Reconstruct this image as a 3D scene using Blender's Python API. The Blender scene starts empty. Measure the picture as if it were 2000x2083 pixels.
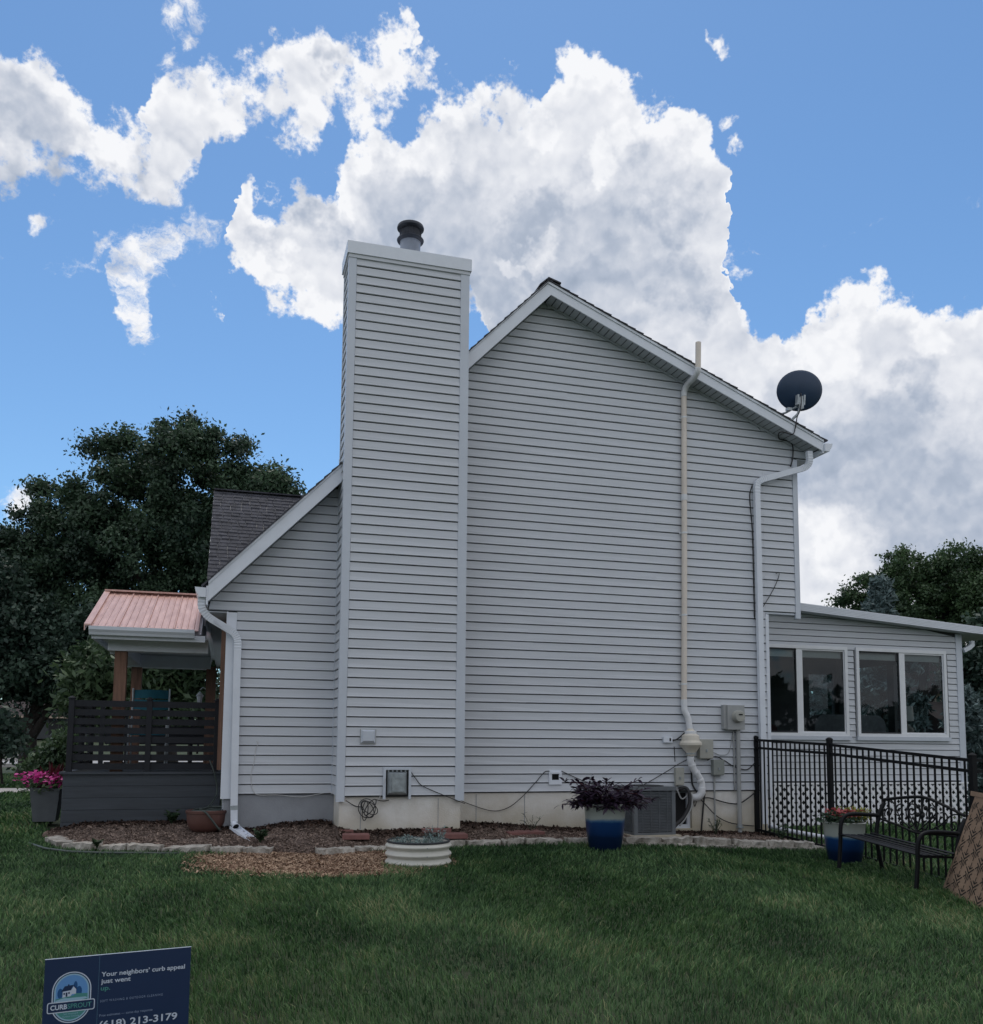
import bpy, math, random
import numpy as np
from mathutils import Vector, Matrix
random.seed(7); rng = np.random.default_rng(11)
S = bpy.context.scene
COL = S.collection
L = 0.1143                      # one siding course

# ------------------------------------------------------------------ camera
cam = bpy.data.cameras.new('camera'); camo = bpy.data.objects.new('camera', cam); COL.objects.link(camo)
YAW, PIT, ROL = -0.281007904, 0.0954709261, 0.00790097723
CAM = Vector((-2.71, -11.204, 0.6375))
f0 = Vector((-math.sin(YAW), math.cos(YAW), 0)); r0 = Vector((math.cos(YAW), math.sin(YAW), 0)); u0 = Vector((0, 0, 1))
FW = f0*math.cos(PIT) + u0*math.sin(PIT); UP = -f0*math.sin(PIT) + u0*math.cos(PIT)
RT = r0*math.cos(ROL) + UP*math.sin(ROL); UP = -r0*math.sin(ROL) + UP*math.cos(ROL)
m = Matrix((RT, UP, -FW)).transposed().to_4x4(); m.translation = CAM
camo.matrix_world = m
cam.sensor_fit = 'HORIZONTAL'; cam.sensor_width = 36.0
cam.lens = 1846.95/2000*36.0
cam.shift_x = 0.0
cam.shift_y = (1333.5-1041.5)/2000
cam.clip_start = 0.05; cam.clip_end = 3000
S.camera = camo
S.render.engine = 'CYCLES'
S.render.resolution_x = 983; S.render.resolution_y = 1024

# ------------------------------------------------------------------ colour management
S.view_settings.view_transform = 'Standard'; S.view_settings.look = 'None'
S.view_settings.exposure = 0.0; S.view_settings.gamma = 1.0; S.view_settings.use_curve_mapping = False

# ------------------------------------------------------------------ sun and sky
SUN_EL, SUN_AZ = math.radians(68), math.radians(12)       # azimuth measured from +Y (behind the house), towards -X
sd = Vector((math.sin(SUN_AZ)*math.cos(SUN_EL), math.cos(SUN_AZ)*math.cos(SUN_EL), math.sin(SUN_EL)))
sun = bpy.data.lights.new('sun', 'SUN'); suno = bpy.data.objects.new('sun', sun); COL.objects.link(suno)
sun.energy = 1.1; sun.angle = math.radians(22); sun.color = (1.0, 0.95, 0.87)
suno.rotation_euler = (-sd).to_track_quat('-Z', 'Y').to_euler()
suno.location = (0, 0, 30)

world = bpy.data.worlds.new('World'); S.world = world; world.use_nodes = True
WT = world.node_tree; WN = WT.nodes; WL = WT.links
WN.clear()
SKY_STRENGTH = 0.125
CLOUD_STRENGTH = 1.0

def build_sky():
    def N(t, **k):
        n = WN.new(t)
        for a, b in k.items(): setattr(n, a, b)
        return n
    def sock(n, i, v):
        if isinstance(v, bpy.types.NodeSocket): WL.new(v, n.inputs[i])
        else: n.inputs[i].default_value = v
    def M(op, a, b=None, c=None, clamp=False):
        n = N('ShaderNodeMath', operation=op, use_clamp=clamp); sock(n, 0, a)
        if b is not None: sock(n, 1, b)
        if c is not None: sock(n, 2, c)
        return n.outputs[0]
    def V(op, a, b=None, s=None, out=0):
        n = N('ShaderNodeVectorMath', operation=op); sock(n, 0, a)
        if b is not None: sock(n, 1, b)
        if s is not None: sock(n, 3, s)
        return n.outputs[out]
    def noise(vec, scale, detail, rough=0.55, lac=2.1):
        n = N('ShaderNodeTexNoise', noise_dimensions='3D'); sock(n, 'Vector', vec)
        n.inputs['Scale'].default_value = scale; n.inputs['Detail'].default_value = detail
        n.inputs['Roughness'].default_value = rough; n.inputs['Lacunarity'].default_value = lac
        return n
    def smooth(x, a, b, lo=0.0, hi=1.0):
        n = N('ShaderNodeMapRange', interpolation_type='SMOOTHSTEP'); sock(n, 0, x)
        n.inputs[1].default_value = a; n.inputs[2].default_value = b; n.inputs[3].default_value = lo; n.inputs[4].default_value = hi
        return n.outputs[0]
    tc = N('ShaderNodeTexCoord'); D = tc.outputs['Generated']
    D = V('NORMALIZE', D)
    w = noise(D, 9.0, 5, 0.62)
    wv = V('SUBTRACT', w.outputs['Color'], (0.5, 0.5, 0.5))
    DW = V('ADD', D, V('SCALE', wv, s=0.135))
    def blobs(lst, vec):
        acc = None
        for (x, y, z, r, k) in lst:
            d = V('DISTANCE', vec, (x, y, z), out=1)
            v = M('MULTIPLY_ADD', d, -k/r, k)
            acc = v if acc is None else M('MAXIMUM', acc, v)
        return acc
    # cloud banks: upper and lower outline as curves of elevation over azimuth
    sw = N('ShaderNodeSeparateXYZ'); WL.new(DW, sw.inputs[0])
    azim = M('ARCTAN2', sw.outputs[0], sw.outputs[1]); elev = M('ARCSINE', sw.outputs[2])
    def curve(P, x):
        a0, a1 = P[0][0], P[-1][0]; mr = N('ShaderNodeMapRange'); sock(mr, 0, x); mr.inputs[1].default_value = a0; mr.inputs[2].default_value = a1
        n = N('ShaderNodeFloatCurve'); WL.new(mr.outputs[0], n.inputs['Value']); c = n.mapping.curves[0]; n.mapping.extend = 'HORIZONTAL'
        n.mapping.clip_min_x = 0; n.mapping.clip_max_x = 1; n.mapping.clip_min_y = -1; n.mapping.clip_max_y = 2; n.mapping.use_clip = False
        c.points[0].location = (0, P[0][1]); c.points[1].location = (1, P[-1][1])
        for (a, e_) in P[1:-1]: c.points.new((a-a0)/(a1-a0), e_)
        for p_ in c.points: p_.handle_type = 'AUTO_CLAMPED'
        n.mapping.update(); return n.outputs[0]
    def bank(key, sc, mx):
        T_, B_ = CURVES[key]
        return M('MINIMUM', M('MULTIPLY', M('MINIMUM', M('SUBTRACT', curve(T_, azim), elev), M('SUBTRACT', elev, curve(B_, azim))), sc), mx)
    F = M('MAXIMUM', bank('DE', 24.0, 1.6), bank('AB', 15.0, 0.80))
    FC = bank('C', 26.0, 0.6)
    fb = noise(D, 22.0, 7, 0.68).outputs[0]
    fbm = M('SUBTRACT', fb, 0.5)
    W = M('MAXIMUM', blobs(WISPS, V('ADD', D, V('SCALE', wv, s=0.10))), FC)
    wn_ = noise(V('ADD', V('MULTIPLY', D, (1, 1, 1.5)), V('SCALE', wv, s=0.10)), 21.0, 6, 0.72, 2.3).outputs[0]
    FW_ = M('MULTIPLY_ADD', M('SUBTRACT', wn_, 0.5), 2.6, W)
    # the sky beyond the part in view carries the same broken cumulus
    g = noise(V('MULTIPLY', D, (1, 1, 1.9)), 3.1, 6, 0.55).outputs[0]
    gen = M('MULTIPLY', M('SUBTRACT', g, 0.405), 6.0)
    vc = V('DOT_PRODUCT', D, VIEW_DIR, out=1)
    outside = smooth(vc, 0.66, 0.76, 0.0, 1.6)
    gen = M('SUBTRACT', gen, outside)
    F = M('MAXIMUM', F, gen)
    def puff(vec):
        n = N('ShaderNodeTexVoronoi', voronoi_dimensions='3D', feature='F1'); sock(n, 'Vector', vec)
        n.inputs['Scale'].default_value = 17.0; n.inputs['Detail'].default_value = 2.0; n.inputs['Roughness'].default_value = 0.55; n.inputs['Lacunarity'].default_value = 2.4; n.normalize = True
        return n.outputs['Distance']
    DP = V('ADD', D, V('SCALE', wv, s=0.045))
    p1 = puff(DP); p2 = puff(V('ADD', DP, (0.001, 0.0, 0.010)))
    FE = M('MULTIPLY_ADD', fbm, 1.9, F)
    FE = M('MULTIPLY_ADD', M('SUBTRACT', 0.30, p1), 1.3, FE)
    mask = M('MAXIMUM', smooth(FE, -0.04, 0.30), smooth(FW_, 0.0, 0.85))
    FE = M('MAXIMUM', FE, M('MULTIPLY', FW_, 0.4))
    # relief: billows lit from above, thick parts grey (the sun stands behind them)
    DR = V('ADD', D, V('SCALE', wv, s=0.05))
    n1 = noise(DR, 10.0, 3, 0.5).outputs[0]
    n2 = noise(V('ADD', DR, (-0.006, 0.0, 0.020)), 10.0, 3, 0.5).outputs[0]
    rel = M('MULTIPLY_ADD', M('SUBTRACT', n1, n2), 1.0, M('MULTIPLY', M('SUBTRACT', p2, p1), 1.3))
    thick = smooth(M('MULTIPLY_ADD', fbm, 0.7, F), 0.0, 1.0)
    greys = M('MULTIPLY_ADD', fbm, 0.7, blobs(GREYS, V('ADD', D, V('SCALE', wv, s=0.22))))
    gr = smooth(greys, -0.75, 0.8)
    v = M('SUBTRACT', 0.98, M('MULTIPLY', thick, 0.15))
    v = M('SUBTRACT', v, M('MULTIPLY', gr, 0.33))
    br = smooth(M('MULTIPLY_ADD', fbm, 1.2, blobs(BRIGHTS, V('ADD', D, V('SCALE', wv, s=0.12)))), -0.1, 0.4)
    v = M('MULTIPLY_ADD', br, 0.16, v)
    v = M('MULTIPLY_ADD', rel, M('MULTIPLY_ADD', thick, -0.75, 1.35), v)
    v = M('MAXIMUM', v, 0.2)
    v = M('MINIMUM', v, 1.0)
    ramp = N('ShaderNodeValToRGB'); sock(ramp, 0, v)
    e = ramp.color_ramp.elements
    e[0].position = 0.2; e[0].color = (0.22, 0.29, 0.40, 1)
    e[1].position = 1.0; e[1].color = (0.93, 0.94, 0.97, 1)
    for p, c in ((0.5, (0.44, 0.50, 0.61, 1)), (0.75, (0.70, 0.73, 0.80, 1))):
        q = e.new(p); q.color = c
    sky = N('ShaderNodeTexSky', sky_type='NISHITA'); sky.sun_disc = False
    sky.sun_elevation = SUN_EL; sky.sun_rotation = SUN_AZ
    sky.air_density = 1.0; sky.dust_density = 0.25; sky.ozone_density = 2.0; sky.altitude = 200
    tint = V('MULTIPLY', sky.outputs[0], (0.80, 1.02, 1.13))
    b1 = N('ShaderNodeBackground'); WL.new(tint, b1.inputs[0]); b1.inputs[1].default_value = SKY_STRENGTH
    b2 = N('ShaderNodeBackground'); WL.new(ramp.outputs[0], b2.inputs[0]); b2.inputs[1].default_value = CLOUD_STRENGTH
    # no clouds under the horizon
    sep = N('ShaderNodeSeparateXYZ'); WL.new(D, sep.inputs[0])
    mask = M('MULTIPLY', mask, smooth(sep.outputs[2], -0.02, 0.03))
    mx = N('ShaderNodeMixShader'); WL.new(mask, mx.inputs[0]); WL.new(b1.outputs[0], mx.inputs[1]); WL.new(b2.outputs[0], mx.inputs[2])
    out = N('ShaderNodeOutputWorld'); WL.new(mx.outputs[0], out.inputs[0])
CURVES = {'DE': ([(-0.0249,0.4461),(-0.0119,0.4798),(-0.0071,0.5270),(-0.0024,0.5553),(0.0090,0.5646),(0.0195,0.5527),(0.0350,0.5411),(0.0546,0.5560),(0.0746,0.5660),(0.0790,0.5851),(0.0993,0.5963),(0.1300,0.6140),(0.1560,0.6249),(0.1720,0.6214),(0.1908,0.6343),(0.2142,0.6427),(0.2356,0.6404),(0.2516,0.6481),(0.2785,0.6514),(0.2999,0.6558),(0.3215,0.6534),(0.3321,0.6676),(0.3536,0.6762),(0.3804,0.6731),(0.3964,0.6632),(0.4123,0.6537),(0.4491,0.6498),(0.4647,0.6442),(0.4853,0.6337),(0.4985,0.6251),(0.5157,0.6160),(0.5325,0.5992),(0.5401,0.5809),(0.5451,0.5373),(0.5470,0.4882),(0.5532,0.4539),(0.5615,0.4324),(0.5833,0.4179),(0.6027,0.4295),(0.6135,0.4110),(0.6271,0.4299),(0.6424,0.4456),(0.6701,0.4523),(0.6967,0.4431),(0.7185,0.4395),(0.7312,0.4315),(0.7482,0.4325),(0.7734,0.4342),(0.8018,0.4339),(0.8886,0.4193)], [(-0.0249,0.4461),(-0.0110,0.4832),(0.0079,0.4739),(0.0335,0.4513),(0.0639,0.4369),(0.0894,0.4259),(0.1129,0.4197),(0.2390,0.4255),(0.2533,0.4543),(0.2658,0.4581),(0.2789,0.4043),(0.2996,0.1125),(0.8725,0.0978)]), 'AB': ([(-0.3412,0.5910),(-0.2500,0.6180),(-0.2386,0.6312),(-0.2261,0.6326),(-0.2128,0.6248),(-0.1986,0.6073),(-0.1803,0.5936),(-0.1534,0.5884),(-0.1267,0.5970),(-0.1096,0.5888),(-0.1033,0.6074),(-0.0989,0.6282),(-0.0828,0.6424),(-0.0661,0.6524),(-0.0401,0.6583),(-0.0250,0.6524),(0.0148,0.6569),(0.0345,0.6706),(0.0547,0.6766),(0.0751,0.6864),(0.1009,0.6958),(0.1271,0.7028),(0.1536,0.7068),(0.1662,0.7157),(0.1738,0.7121),(0.1799,0.6853),(0.1973,0.6764),(0.2161,0.6529),(0.2359,0.6286)], [(-0.3317,0.4732),(-0.2413,0.4992),(-0.2175,0.5118),(-0.1927,0.5206),(-0.1670,0.5248),(-0.1314,0.5230),(-0.0949,0.5251),(-0.0671,0.5322),(-0.0487,0.5446),(-0.0421,0.5665),(-0.0329,0.5770),(-0.0215,0.5848),(0.0073,0.6039),(0.0223,0.6029),(0.0484,0.5849),(0.0665,0.5915),(0.0784,0.6034),(0.1143,0.6158),(0.1506,0.6319),(0.1821,0.6412),(0.2033,0.6488),(0.2160,0.6558),(0.2353,0.6579)]), 'C': ([(-0.1870,0.4278),(-0.1747,0.4497),(-0.1633,0.4632),(-0.1571,0.4756),(-0.1451,0.4827),(-0.1291,0.4841),(-0.1116,0.4937),(-0.0846,0.5064),(-0.0667,0.5237),(-0.0565,0.5285),(-0.0427,0.5211),(-0.0187,0.5238),(-0.0066,0.5150),(0.0066,0.5069),(0.0168,0.4975)], [(-0.1882,0.4470),(-0.1741,0.4401),(-0.1534,0.4425),(-0.1346,0.4525),(-0.1265,0.4183),(-0.1152,0.3905),(-0.1027,0.3924),(-0.0935,0.4278),(-0.0726,0.4529),(-0.0642,0.4740),(-0.0365,0.4913),(-0.0173,0.4940),(0.0069,0.4988),(0.0167,0.5016)])}
WISPS = [(-0.175,0.871,0.459,0.0117,1.0), (-0.172,0.876,0.450,0.0076,1.0), (-0.068,0.781,0.621,0.0143,1.0), (-0.047,0.773,0.632,0.0143,1.0), (-0.059,0.788,0.612,0.0128,1.0), (-0.074,0.797,0.600,0.0113,1.0), (0.422,0.700,0.576,0.0093,1.0), (0.436,0.702,0.563,0.0068,1.0), (0.397,0.666,0.632,0.0065,1.0), (-0.182,0.794,0.581,0.0154,1.0), (-0.098,0.918,0.383,0.0107,1.0), (-0.213,0.953,0.215,0.0220,1.0)]
GREYS = [(-0.193,0.831,0.522,0.0478,1.0), (-0.225,0.832,0.508,0.0473,1.0), (-0.154,0.843,0.516,0.0286,1.0), (-0.117,0.844,0.524,0.0233,1.0), (0.149,0.849,0.507,0.0590,1.0), (0.224,0.846,0.484,0.0739,1.0), (0.288,0.806,0.516,0.0317,1.0), (0.375,0.770,0.516,0.0403,1.0), (0.344,0.825,0.449,0.0793,1.0), (0.421,0.783,0.459,0.0320,1.0), (0.614,0.744,0.264,0.0776,1.0), (0.678,0.694,0.242,0.0748,1.0), (0.556,0.780,0.288,0.0513,1.0), (0.628,0.705,0.331,0.0283,1.0), (0.089,0.788,0.609,0.0169,1.0), (0.053,0.865,0.499,0.0269,1.0)]
BRIGHTS = [(0.291,0.821,0.491,0.0184,1.0), (0.273,0.831,0.484,0.0120,1.0), (0.326,0.768,0.552,0.0194,1.0), (0.347,0.750,0.563,0.0210,1.0), (0.324,0.775,0.542,0.0124,1.0), (0.267,0.773,0.576,0.0192,1.0), (0.176,0.808,0.563,0.0229,1.0), (0.589,0.783,0.200,0.0422,1.0), (0.555,0.737,0.386,0.0315,1.0), (0.627,0.678,0.383,0.0259,1.0), (0.078,0.853,0.516,0.0196,1.0), (0.028,0.879,0.475,0.0180,1.0)]
VIEW_DIR = (0.2673,0.9306,0.2499)

build_sky()
world.cycles.sampling_method = 'MANUAL'; world.cycles.sample_map_resolution = 512

# ------------------------------------------------------------------ helpers
OFF = {}
class MB:
    def __init__(s): s.v = []; s.f = []; s.m = []
    def add(s, vs, fs, mi=0):
        b = len(s.v); s.v += [tuple(p) for p in vs]; s.f += [tuple(b+i for i in f) for f in fs]; s.m += [mi]*len(fs)
    def box(s, x0, x1, y0, y1, z0, z1, mi=0):
        s.add([(x0,y0,z0),(x1,y0,z0),(x1,y1,z0),(x0,y1,z0),(x0,y0,z1),(x1,y0,z1),(x1,y1,z1),(x0,y1,z1)],
              [(0,3,2,1),(4,5,6,7),(0,1,5,4),(1,2,6,5),(2,3,7,6),(3,0,4,7)], mi)
    def obox(s, c, ax, ay, az, mi=0):           # oriented box: centre and three half vectors
        c = Vector(c); ax = Vector(ax); ay = Vector(ay); az = Vector(az)
        P = [c+i*ax+j*ay+k*az for k in (-1, 1) for (i, j) in ((-1,-1),(1,-1),(1,1),(-1,1))]
        s.add(P, [(0,3,2,1),(4,5,6,7),(0,1,5,4),(1,2,6,5),(2,3,7,6),(3,0,4,7)], mi)
    def bar(s, a, b, w, h, ref=(0,0,1), mi=0):
        a = Vector(a); b = Vector(b); t = (b-a); ln = t.length; t.normalize()
        r = Vector(ref); sx = t.cross(r)
        if sx.length < 1e-4: sx = t.cross(Vector((1,0,0)))
        sx.normalize(); sy = sx.cross(t)
        s.obox((a+b)/2, t*ln/2, sx*w/2, sy*h/2, mi)
    def poly(s, pts, d, mi=0):                  # polygon extruded by vector d
        n = len(pts); d = Vector(d); P = [Vector(p) for p in pts]
        s.add(P+[p+d for p in P], [tuple(range(n))[::-1], tuple(range(n, 2*n))]+[(i, (i+1) % n, (i+1) % n+n, i+n) for i in range(n)], mi)
    def tube(s, pts, r, n=8, ref=None, prof=None, caps=True, mi=0):
        P = [Vector(p) for p in pts]; k = len(P)
        if prof is None: prof = [(math.cos(2*math.pi*i/n), math.sin(2*math.pi*i/n)) for i in range(n)]
        n = len(prof); rs = r if isinstance(r, (list, tuple)) else [r]*k
        vs = []; side = None
        for i in range(k):
            t = (P[min(i+1, k-1)]-P[max(i-1, 0)]); t.normalize()
            if ref is not None: side = t.cross(Vector(ref)).normalized()
            else:
                if side is None:
                    side = t.cross(Vector((0, 0, 1)))
                    if side.length < 1e-3: side = t.cross(Vector((1, 0, 0)))
                side = (side - t*side.dot(t)).normalized()
            up = side.cross(t)
            for (a, b) in prof: vs.append(P[i]+side*a*rs[i]+up*b*rs[i])
        fs = [(i*n+j, i*n+(j+1) % n, (i+1)*n+(j+1) % n, (i+1)*n+j) for i in range(k-1) for j in range(n)]
        if caps: fs += [tuple(range(n))[::-1], tuple(range((k-1)*n, k*n))]
        s.add(vs, fs, mi)
    def lathe(s, c, prof, n=32, axis=(0,0,1), mi=0, close=False):
        c = Vector(c); a = Vector(axis).normalized()
        x = a.orthogonal().normalized(); y = a.cross(x)
        vs = [c+a*h+(x*math.cos(2*math.pi*j/n)+y*math.sin(2*math.pi*j/n))*r for (r, h) in prof for j in range(n)]
        k = len(prof)
        fs = [(i*n+j, i*n+(j+1) % n, (i+1)*n+(j+1) % n, (i+1)*n+j) for i in range(k-1) for j in range(n)]
        if close: fs += [tuple(range(n))[::-1], tuple(range((k-1)*n, k*n))]
        s.add(vs, fs, mi)
    def build(s, name, mat, parent=None, smooth=False, kind=None):
        off = OFF.get(parent.name, (0,0,0)) if parent else (0,0,0)
        me = bpy.data.meshes.new(name)
        me.from_pydata([(p[0]-off[0], p[1]-off[1], p[2]-off[2]) for p in s.v], [], s.f)
        for q in (mat if isinstance(mat, (list, tuple)) else [mat]): me.materials.append(q)
        if any(s.m): me.polygons.foreach_set('material_index', s.m)
        if smooth:
            me.shade_smooth()
            if smooth == 'auto': me.set_sharp_from_angle(angle=math.radians(35))
        me.update()
        o = bpy.data.objects.new(name, me); COL.objects.link(o)
        if parent: o.parent = parent
        OFF[o.name] = off
        if kind: o['kind'] = kind
        return o
def np_mesh(name, V, Fq, mat, parent=None, kind=None, tint=None, nper=4):
    off = np.array(OFF.get(parent.name, (0,0,0)) if parent else (0,0,0))
    me = bpy.data.meshes.new(name); V = (V-off).astype(np.float32)
    me.vertices.add(len(V)); me.vertices.foreach_set('co', V.ravel())
    Fq = Fq.astype(np.int32); me.loops.add(Fq.size); me.loops.foreach_set('vertex_index', Fq.ravel())
    me.polygons.add(len(Fq)); me.polygons.foreach_set('loop_start', np.arange(0, Fq.size, Fq.shape[1], dtype=np.int32))
    me.polygons.foreach_set('loop_total', np.full(len(Fq), Fq.shape[1], dtype=np.int32))
    if tint is not None:
        a = me.attributes.new('tint', 'FLOAT', 'POINT'); a.data.foreach_set('value', tint.astype(np.float32))
    me.materials.append(mat); me.update(calc_edges=True); me.validate()
    o = bpy.data.objects.new(name, me); COL.objects.link(o)
    if parent: o.parent = parent
    OFF[o.name] = tuple(off)
    if kind: o['kind'] = kind
    return o
def tag(o, label, cat, group=None):
    o['label'] = label; o['category'] = cat
    if group: o['group'] = group
    return o
def thing(name, loc, label, cat, group=None):
    o = bpy.data.objects.new(name, None); COL.objects.link(o); o.location = loc; o.empty_display_size = .2
    OFF[o.name] = tuple(loc); return tag(o, label, cat, group)
def arc(pts, n=8):                              # Catmull-Rom
    P = [Vector(p) for p in pts]; P = [2*P[0]-P[1]]+P+[2*P[-1]-P[-2]]; out = []
    for i in range(1, len(P)-2):
        for j in range(n):
            t = j/n; a, b, c, d = P[i-1:i+3]
            out.append(0.5*((2*b)+(-a+c)*t+(2*a-5*b+4*c-d)*t*t+(-a+3*b-3*c+d)*t**3))
    return out+[P[-2]]
def sstep(x, a, b):
    t = min(1, max(0, (x-a)/(b-a))); return t*t*(3-2*t)

def mat(name, col, rough=0.6, var=0.06, scale=6.0, bump=0.0, bscale=80.0, metal=0.0, spec=0.5, col2=None, grime=0.0, objvar=0.0, coat=0.0, stretch=None, trans=0.0):
    mt = bpy.data.materials.new(name); mt.use_nodes = True; T = mt.node_tree; n = T.nodes; l = T.links
    b = n['Principled BSDF']; b.inputs['Roughness'].default_value = rough; b.inputs['Metallic'].default_value = metal
    b.inputs['Specular IOR Level'].default_value = spec; b.inputs['Coat Weight'].default_value = coat
    tc = n.new('ShaderNodeTexCoord'); src = tc.outputs['Object']
    if stretch:
        mp = n.new('ShaderNodeMapping'); mp.inputs['Scale'].default_value = stretch; l.new(src, mp.inputs[0]); src = mp.outputs[0]
    nz = n.new('ShaderNodeTexNoise'); nz.inputs['Scale'].default_value = scale; nz.inputs['Detail'].default_value = 6; nz.inputs['Roughness'].default_value = .65; l.new(src, nz.inputs['Vector'])
    rp = n.new('ShaderNodeValToRGB'); l.new(nz.outputs[0], rp.inputs[0])
    c2 = col2 or tuple(c*(1-var*2.2) for c in col)
    rp.color_ramp.elements[0].position = .32; rp.color_ramp.elements[0].color = (*c2, 1)
    rp.color_ramp.elements[1].position = .68; rp.color_ramp.elements[1].color = (*(tuple(min(1, c*(1+var)) for c in col)), 1)
    c = rp.outputs[0]
    if objvar:
        oi = n.new('ShaderNodeObjectInfo'); mr = n.new('ShaderNodeMapRange'); l.new(oi.outputs['Random'], mr.inputs[0]); mr.inputs[3].default_value = 1-objvar; mr.inputs[4].default_value = 1+objvar
        mx = n.new('ShaderNodeVectorMath'); mx.operation = 'SCALE'; l.new(c, mx.inputs[0]); l.new(mr.outputs[0], mx.inputs['Scale']); c = mx.outputs[0]
    if grime:
        g = n.new('ShaderNodeTexNoise'); g.inputs['Scale'].default_value = 1.3; g.inputs['Detail'].default_value = 8; g.inputs['Roughness'].default_value = .7; l.new(tc.outputs['Object'], g.inputs['Vector'])
        gm = n.new('ShaderNodeMapRange'); l.new(g.outputs[0], gm.inputs[0]); gm.inputs[1].default_value = .48; gm.inputs[2].default_value = .75; gm.inputs[3].default_value = 0; gm.inputs[4].default_value = grime
        mg = n.new('ShaderNodeMix'); mg.data_type = 'RGBA'; l.new(gm.outputs[0], mg.inputs[0]); l.new(c, mg.inputs[6]); mg.inputs[7].default_value = (col[0]*.55, col[1]*.5, col[2]*.42, 1); c = mg.outputs[2]
    l.new(c, b.inputs['Base Color'])
    if bump:
        bn = n.new('ShaderNodeTexNoise'); bn.inputs['Scale'].default_value = bscale; bn.inputs['Detail'].default_value = 5; l.new(src, bn.inputs['Vector'])
        bp = n.new('ShaderNodeBump'); bp.inputs['Strength'].default_value = bump; bp.inputs['Distance'].default_value = .01; l.new(bn.outputs[0], bp.inputs['Height']); l.new(bp.outputs[0], b.inputs['Normal'])
    return mt
def leafmat(name, dark, light, rough=.5, trans=.25, nscale=.8, spec=.4):
    mt = bpy.data.materials.new(name); mt.use_nodes = True; T = mt.node_tree; n = T.nodes; l = T.links
    b = n['Principled BSDF']; b.inputs['Roughness'].default_value = rough; b.inputs['Specular IOR Level'].default_value = spec
    at = n.new('ShaderNodeAttribute'); at.attribute_name = 'tint'
    tc = n.new('ShaderNodeTexCoord'); nz = n.new('ShaderNodeTexNoise'); nz.inputs['Scale'].default_value = nscale; nz.inputs['Detail'].default_value = 5; l.new(tc.outputs['Object'], nz.inputs['Vector'])
    ad = n.new('ShaderNodeMath'); ad.operation = 'MULTIPLY_ADD'; l.new(nz.outputs[0], ad.inputs[0]); ad.inputs[1].default_value = 1.0; 
    sb = n.new('ShaderNodeMath'); sb.operation = 'MULTIPLY_ADD'; l.new(at.outputs['Fac'], sb.inputs[0]); sb.inputs[1].default_value = .6; sb.inputs[2].default_value = -.3; l.new(sb.outputs[0], ad.inputs[2])
    rp = n.new('ShaderNodeValToRGB'); l.new(ad.outputs[0], rp.inputs[0]); e = rp.color_ramp.elements
    e[0].position = .2; e[0].color = (*dark, 1); e[1].position = .85; e[1].color = (*light, 1)
    l.new(rp.outputs[0], b.inputs['Base Color'])
    tr = n.new('ShaderNodeBsdfTranslucent'); l.new(rp.outputs[0], tr.inputs[0])
    mx = n.new('ShaderNodeMixShader'); mx.inputs[0].default_value = trans; l.new(b.outputs[0], mx.inputs[1]); l.new(tr.outputs[0], mx.inputs[2])
    l.new(mx.outputs[0], n['Material Output'].inputs[0])
    return mt

M = {}
M['siding'] = mat('vinyl_siding', (.58,.607,.65), .42, .025, 3.0, .12, 300, objvar=.018, grime=.10, stretch=(.3,1,6))
M['backing'] = mat('shade_backing', (.08,.085,.095), .9)  # dark tone puts shade into the slots between boards and soffit panels
M['trim'] = mat('painted_trim', (.585,.63,.70), .4, .03, 2.5, .05, 60, grime=.12)
M['white'] = mat('white_aluminium', (.75,.79,.86), .35, .03, 3, .04, 40, grime=.10)
M['soffit'] = mat('soffit_vinyl', (.50,.53,.57), .5, .03, 4, objvar=.03)
M['concrete'] = mat('foundation_concrete', (.80,.79,.77), .9, .06, 1.2, .4, 60, col2=(.62,.58,.51), grime=.55)
M['concrete_paint'] = mat('painted_foundation', (.31,.325,.355), .75, .06, 3, .3, 60, grime=.15)
M['shingle'] = mat('asphalt_shingle', (.075,.076,.092), .95, .3, 9, .8, 220, col2=(.045,.045,.052))
M['copper'] = mat('copper_metal_roof', (.60,.385,.335), .38, .10, 2.5, .05, 20, metal=.3, col2=(.46,.27,.23), stretch=(6,1,1))
M['cedar'] = mat('cedar_post', (.23,.125,.085), .75, .2, 4, .3, 40, stretch=(8,8,.6))
M['trex'] = mat('grey_composite', (.050,.060,.074), .6, .12, 2.5, .25, 60, stretch=(.6,3,8), objvar=.05)
M['rail'] = mat('dark_railing', (.011,.013,.019), .75, .15, 5, .1, 60, objvar=.06)
M['black'] = mat('black_powder_coat', (.003,.004,.006), .6, .15, 8, .1, 60, spec=.25)
M['cable'] = mat('black_cable', (.02,.02,.022), .6)
M['whitecable'] = mat('white_cable', (.6,.6,.6), .5)
M['pvc_tan'] = mat('weathered_pvc', (.76,.68,.60), .45, .05, 1.2, grime=.15)
M['pvc'] = mat('white_pvc', (.74,.75,.77), .35, .03, 5, grime=.1)
M['fan'] = mat('yellowed_plastic', (.70,.65,.56), .5, .06, 4, grime=.2)
M['meter'] = mat('meter_grey', (.36,.37,.37), .5, .05, 5, grime=.15)
M['utility'] = mat('utility_green_grey', (.27,.29,.27), .6, .08, 8, grime=.5)
M['utility_light'] = mat('utility_beige', (.42,.42,.38), .6, .08, 8, grime=.6)
M['galv'] = mat('galvanised_steel', (.36,.40,.42), .4, .15, 12, metal=.35, bump=.2, bscale=30)
M['dish'] = mat('dish_grey', (.022,.050,.105), .45, .08, 3)
M['flue'] = mat('flue_metal', (.23,.26,.32), .45, .08, 6, metal=.3)
M['flue_dark'] = mat('flue_cap_dark', (.035,.042,.062), .5, .2, 12)
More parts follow.
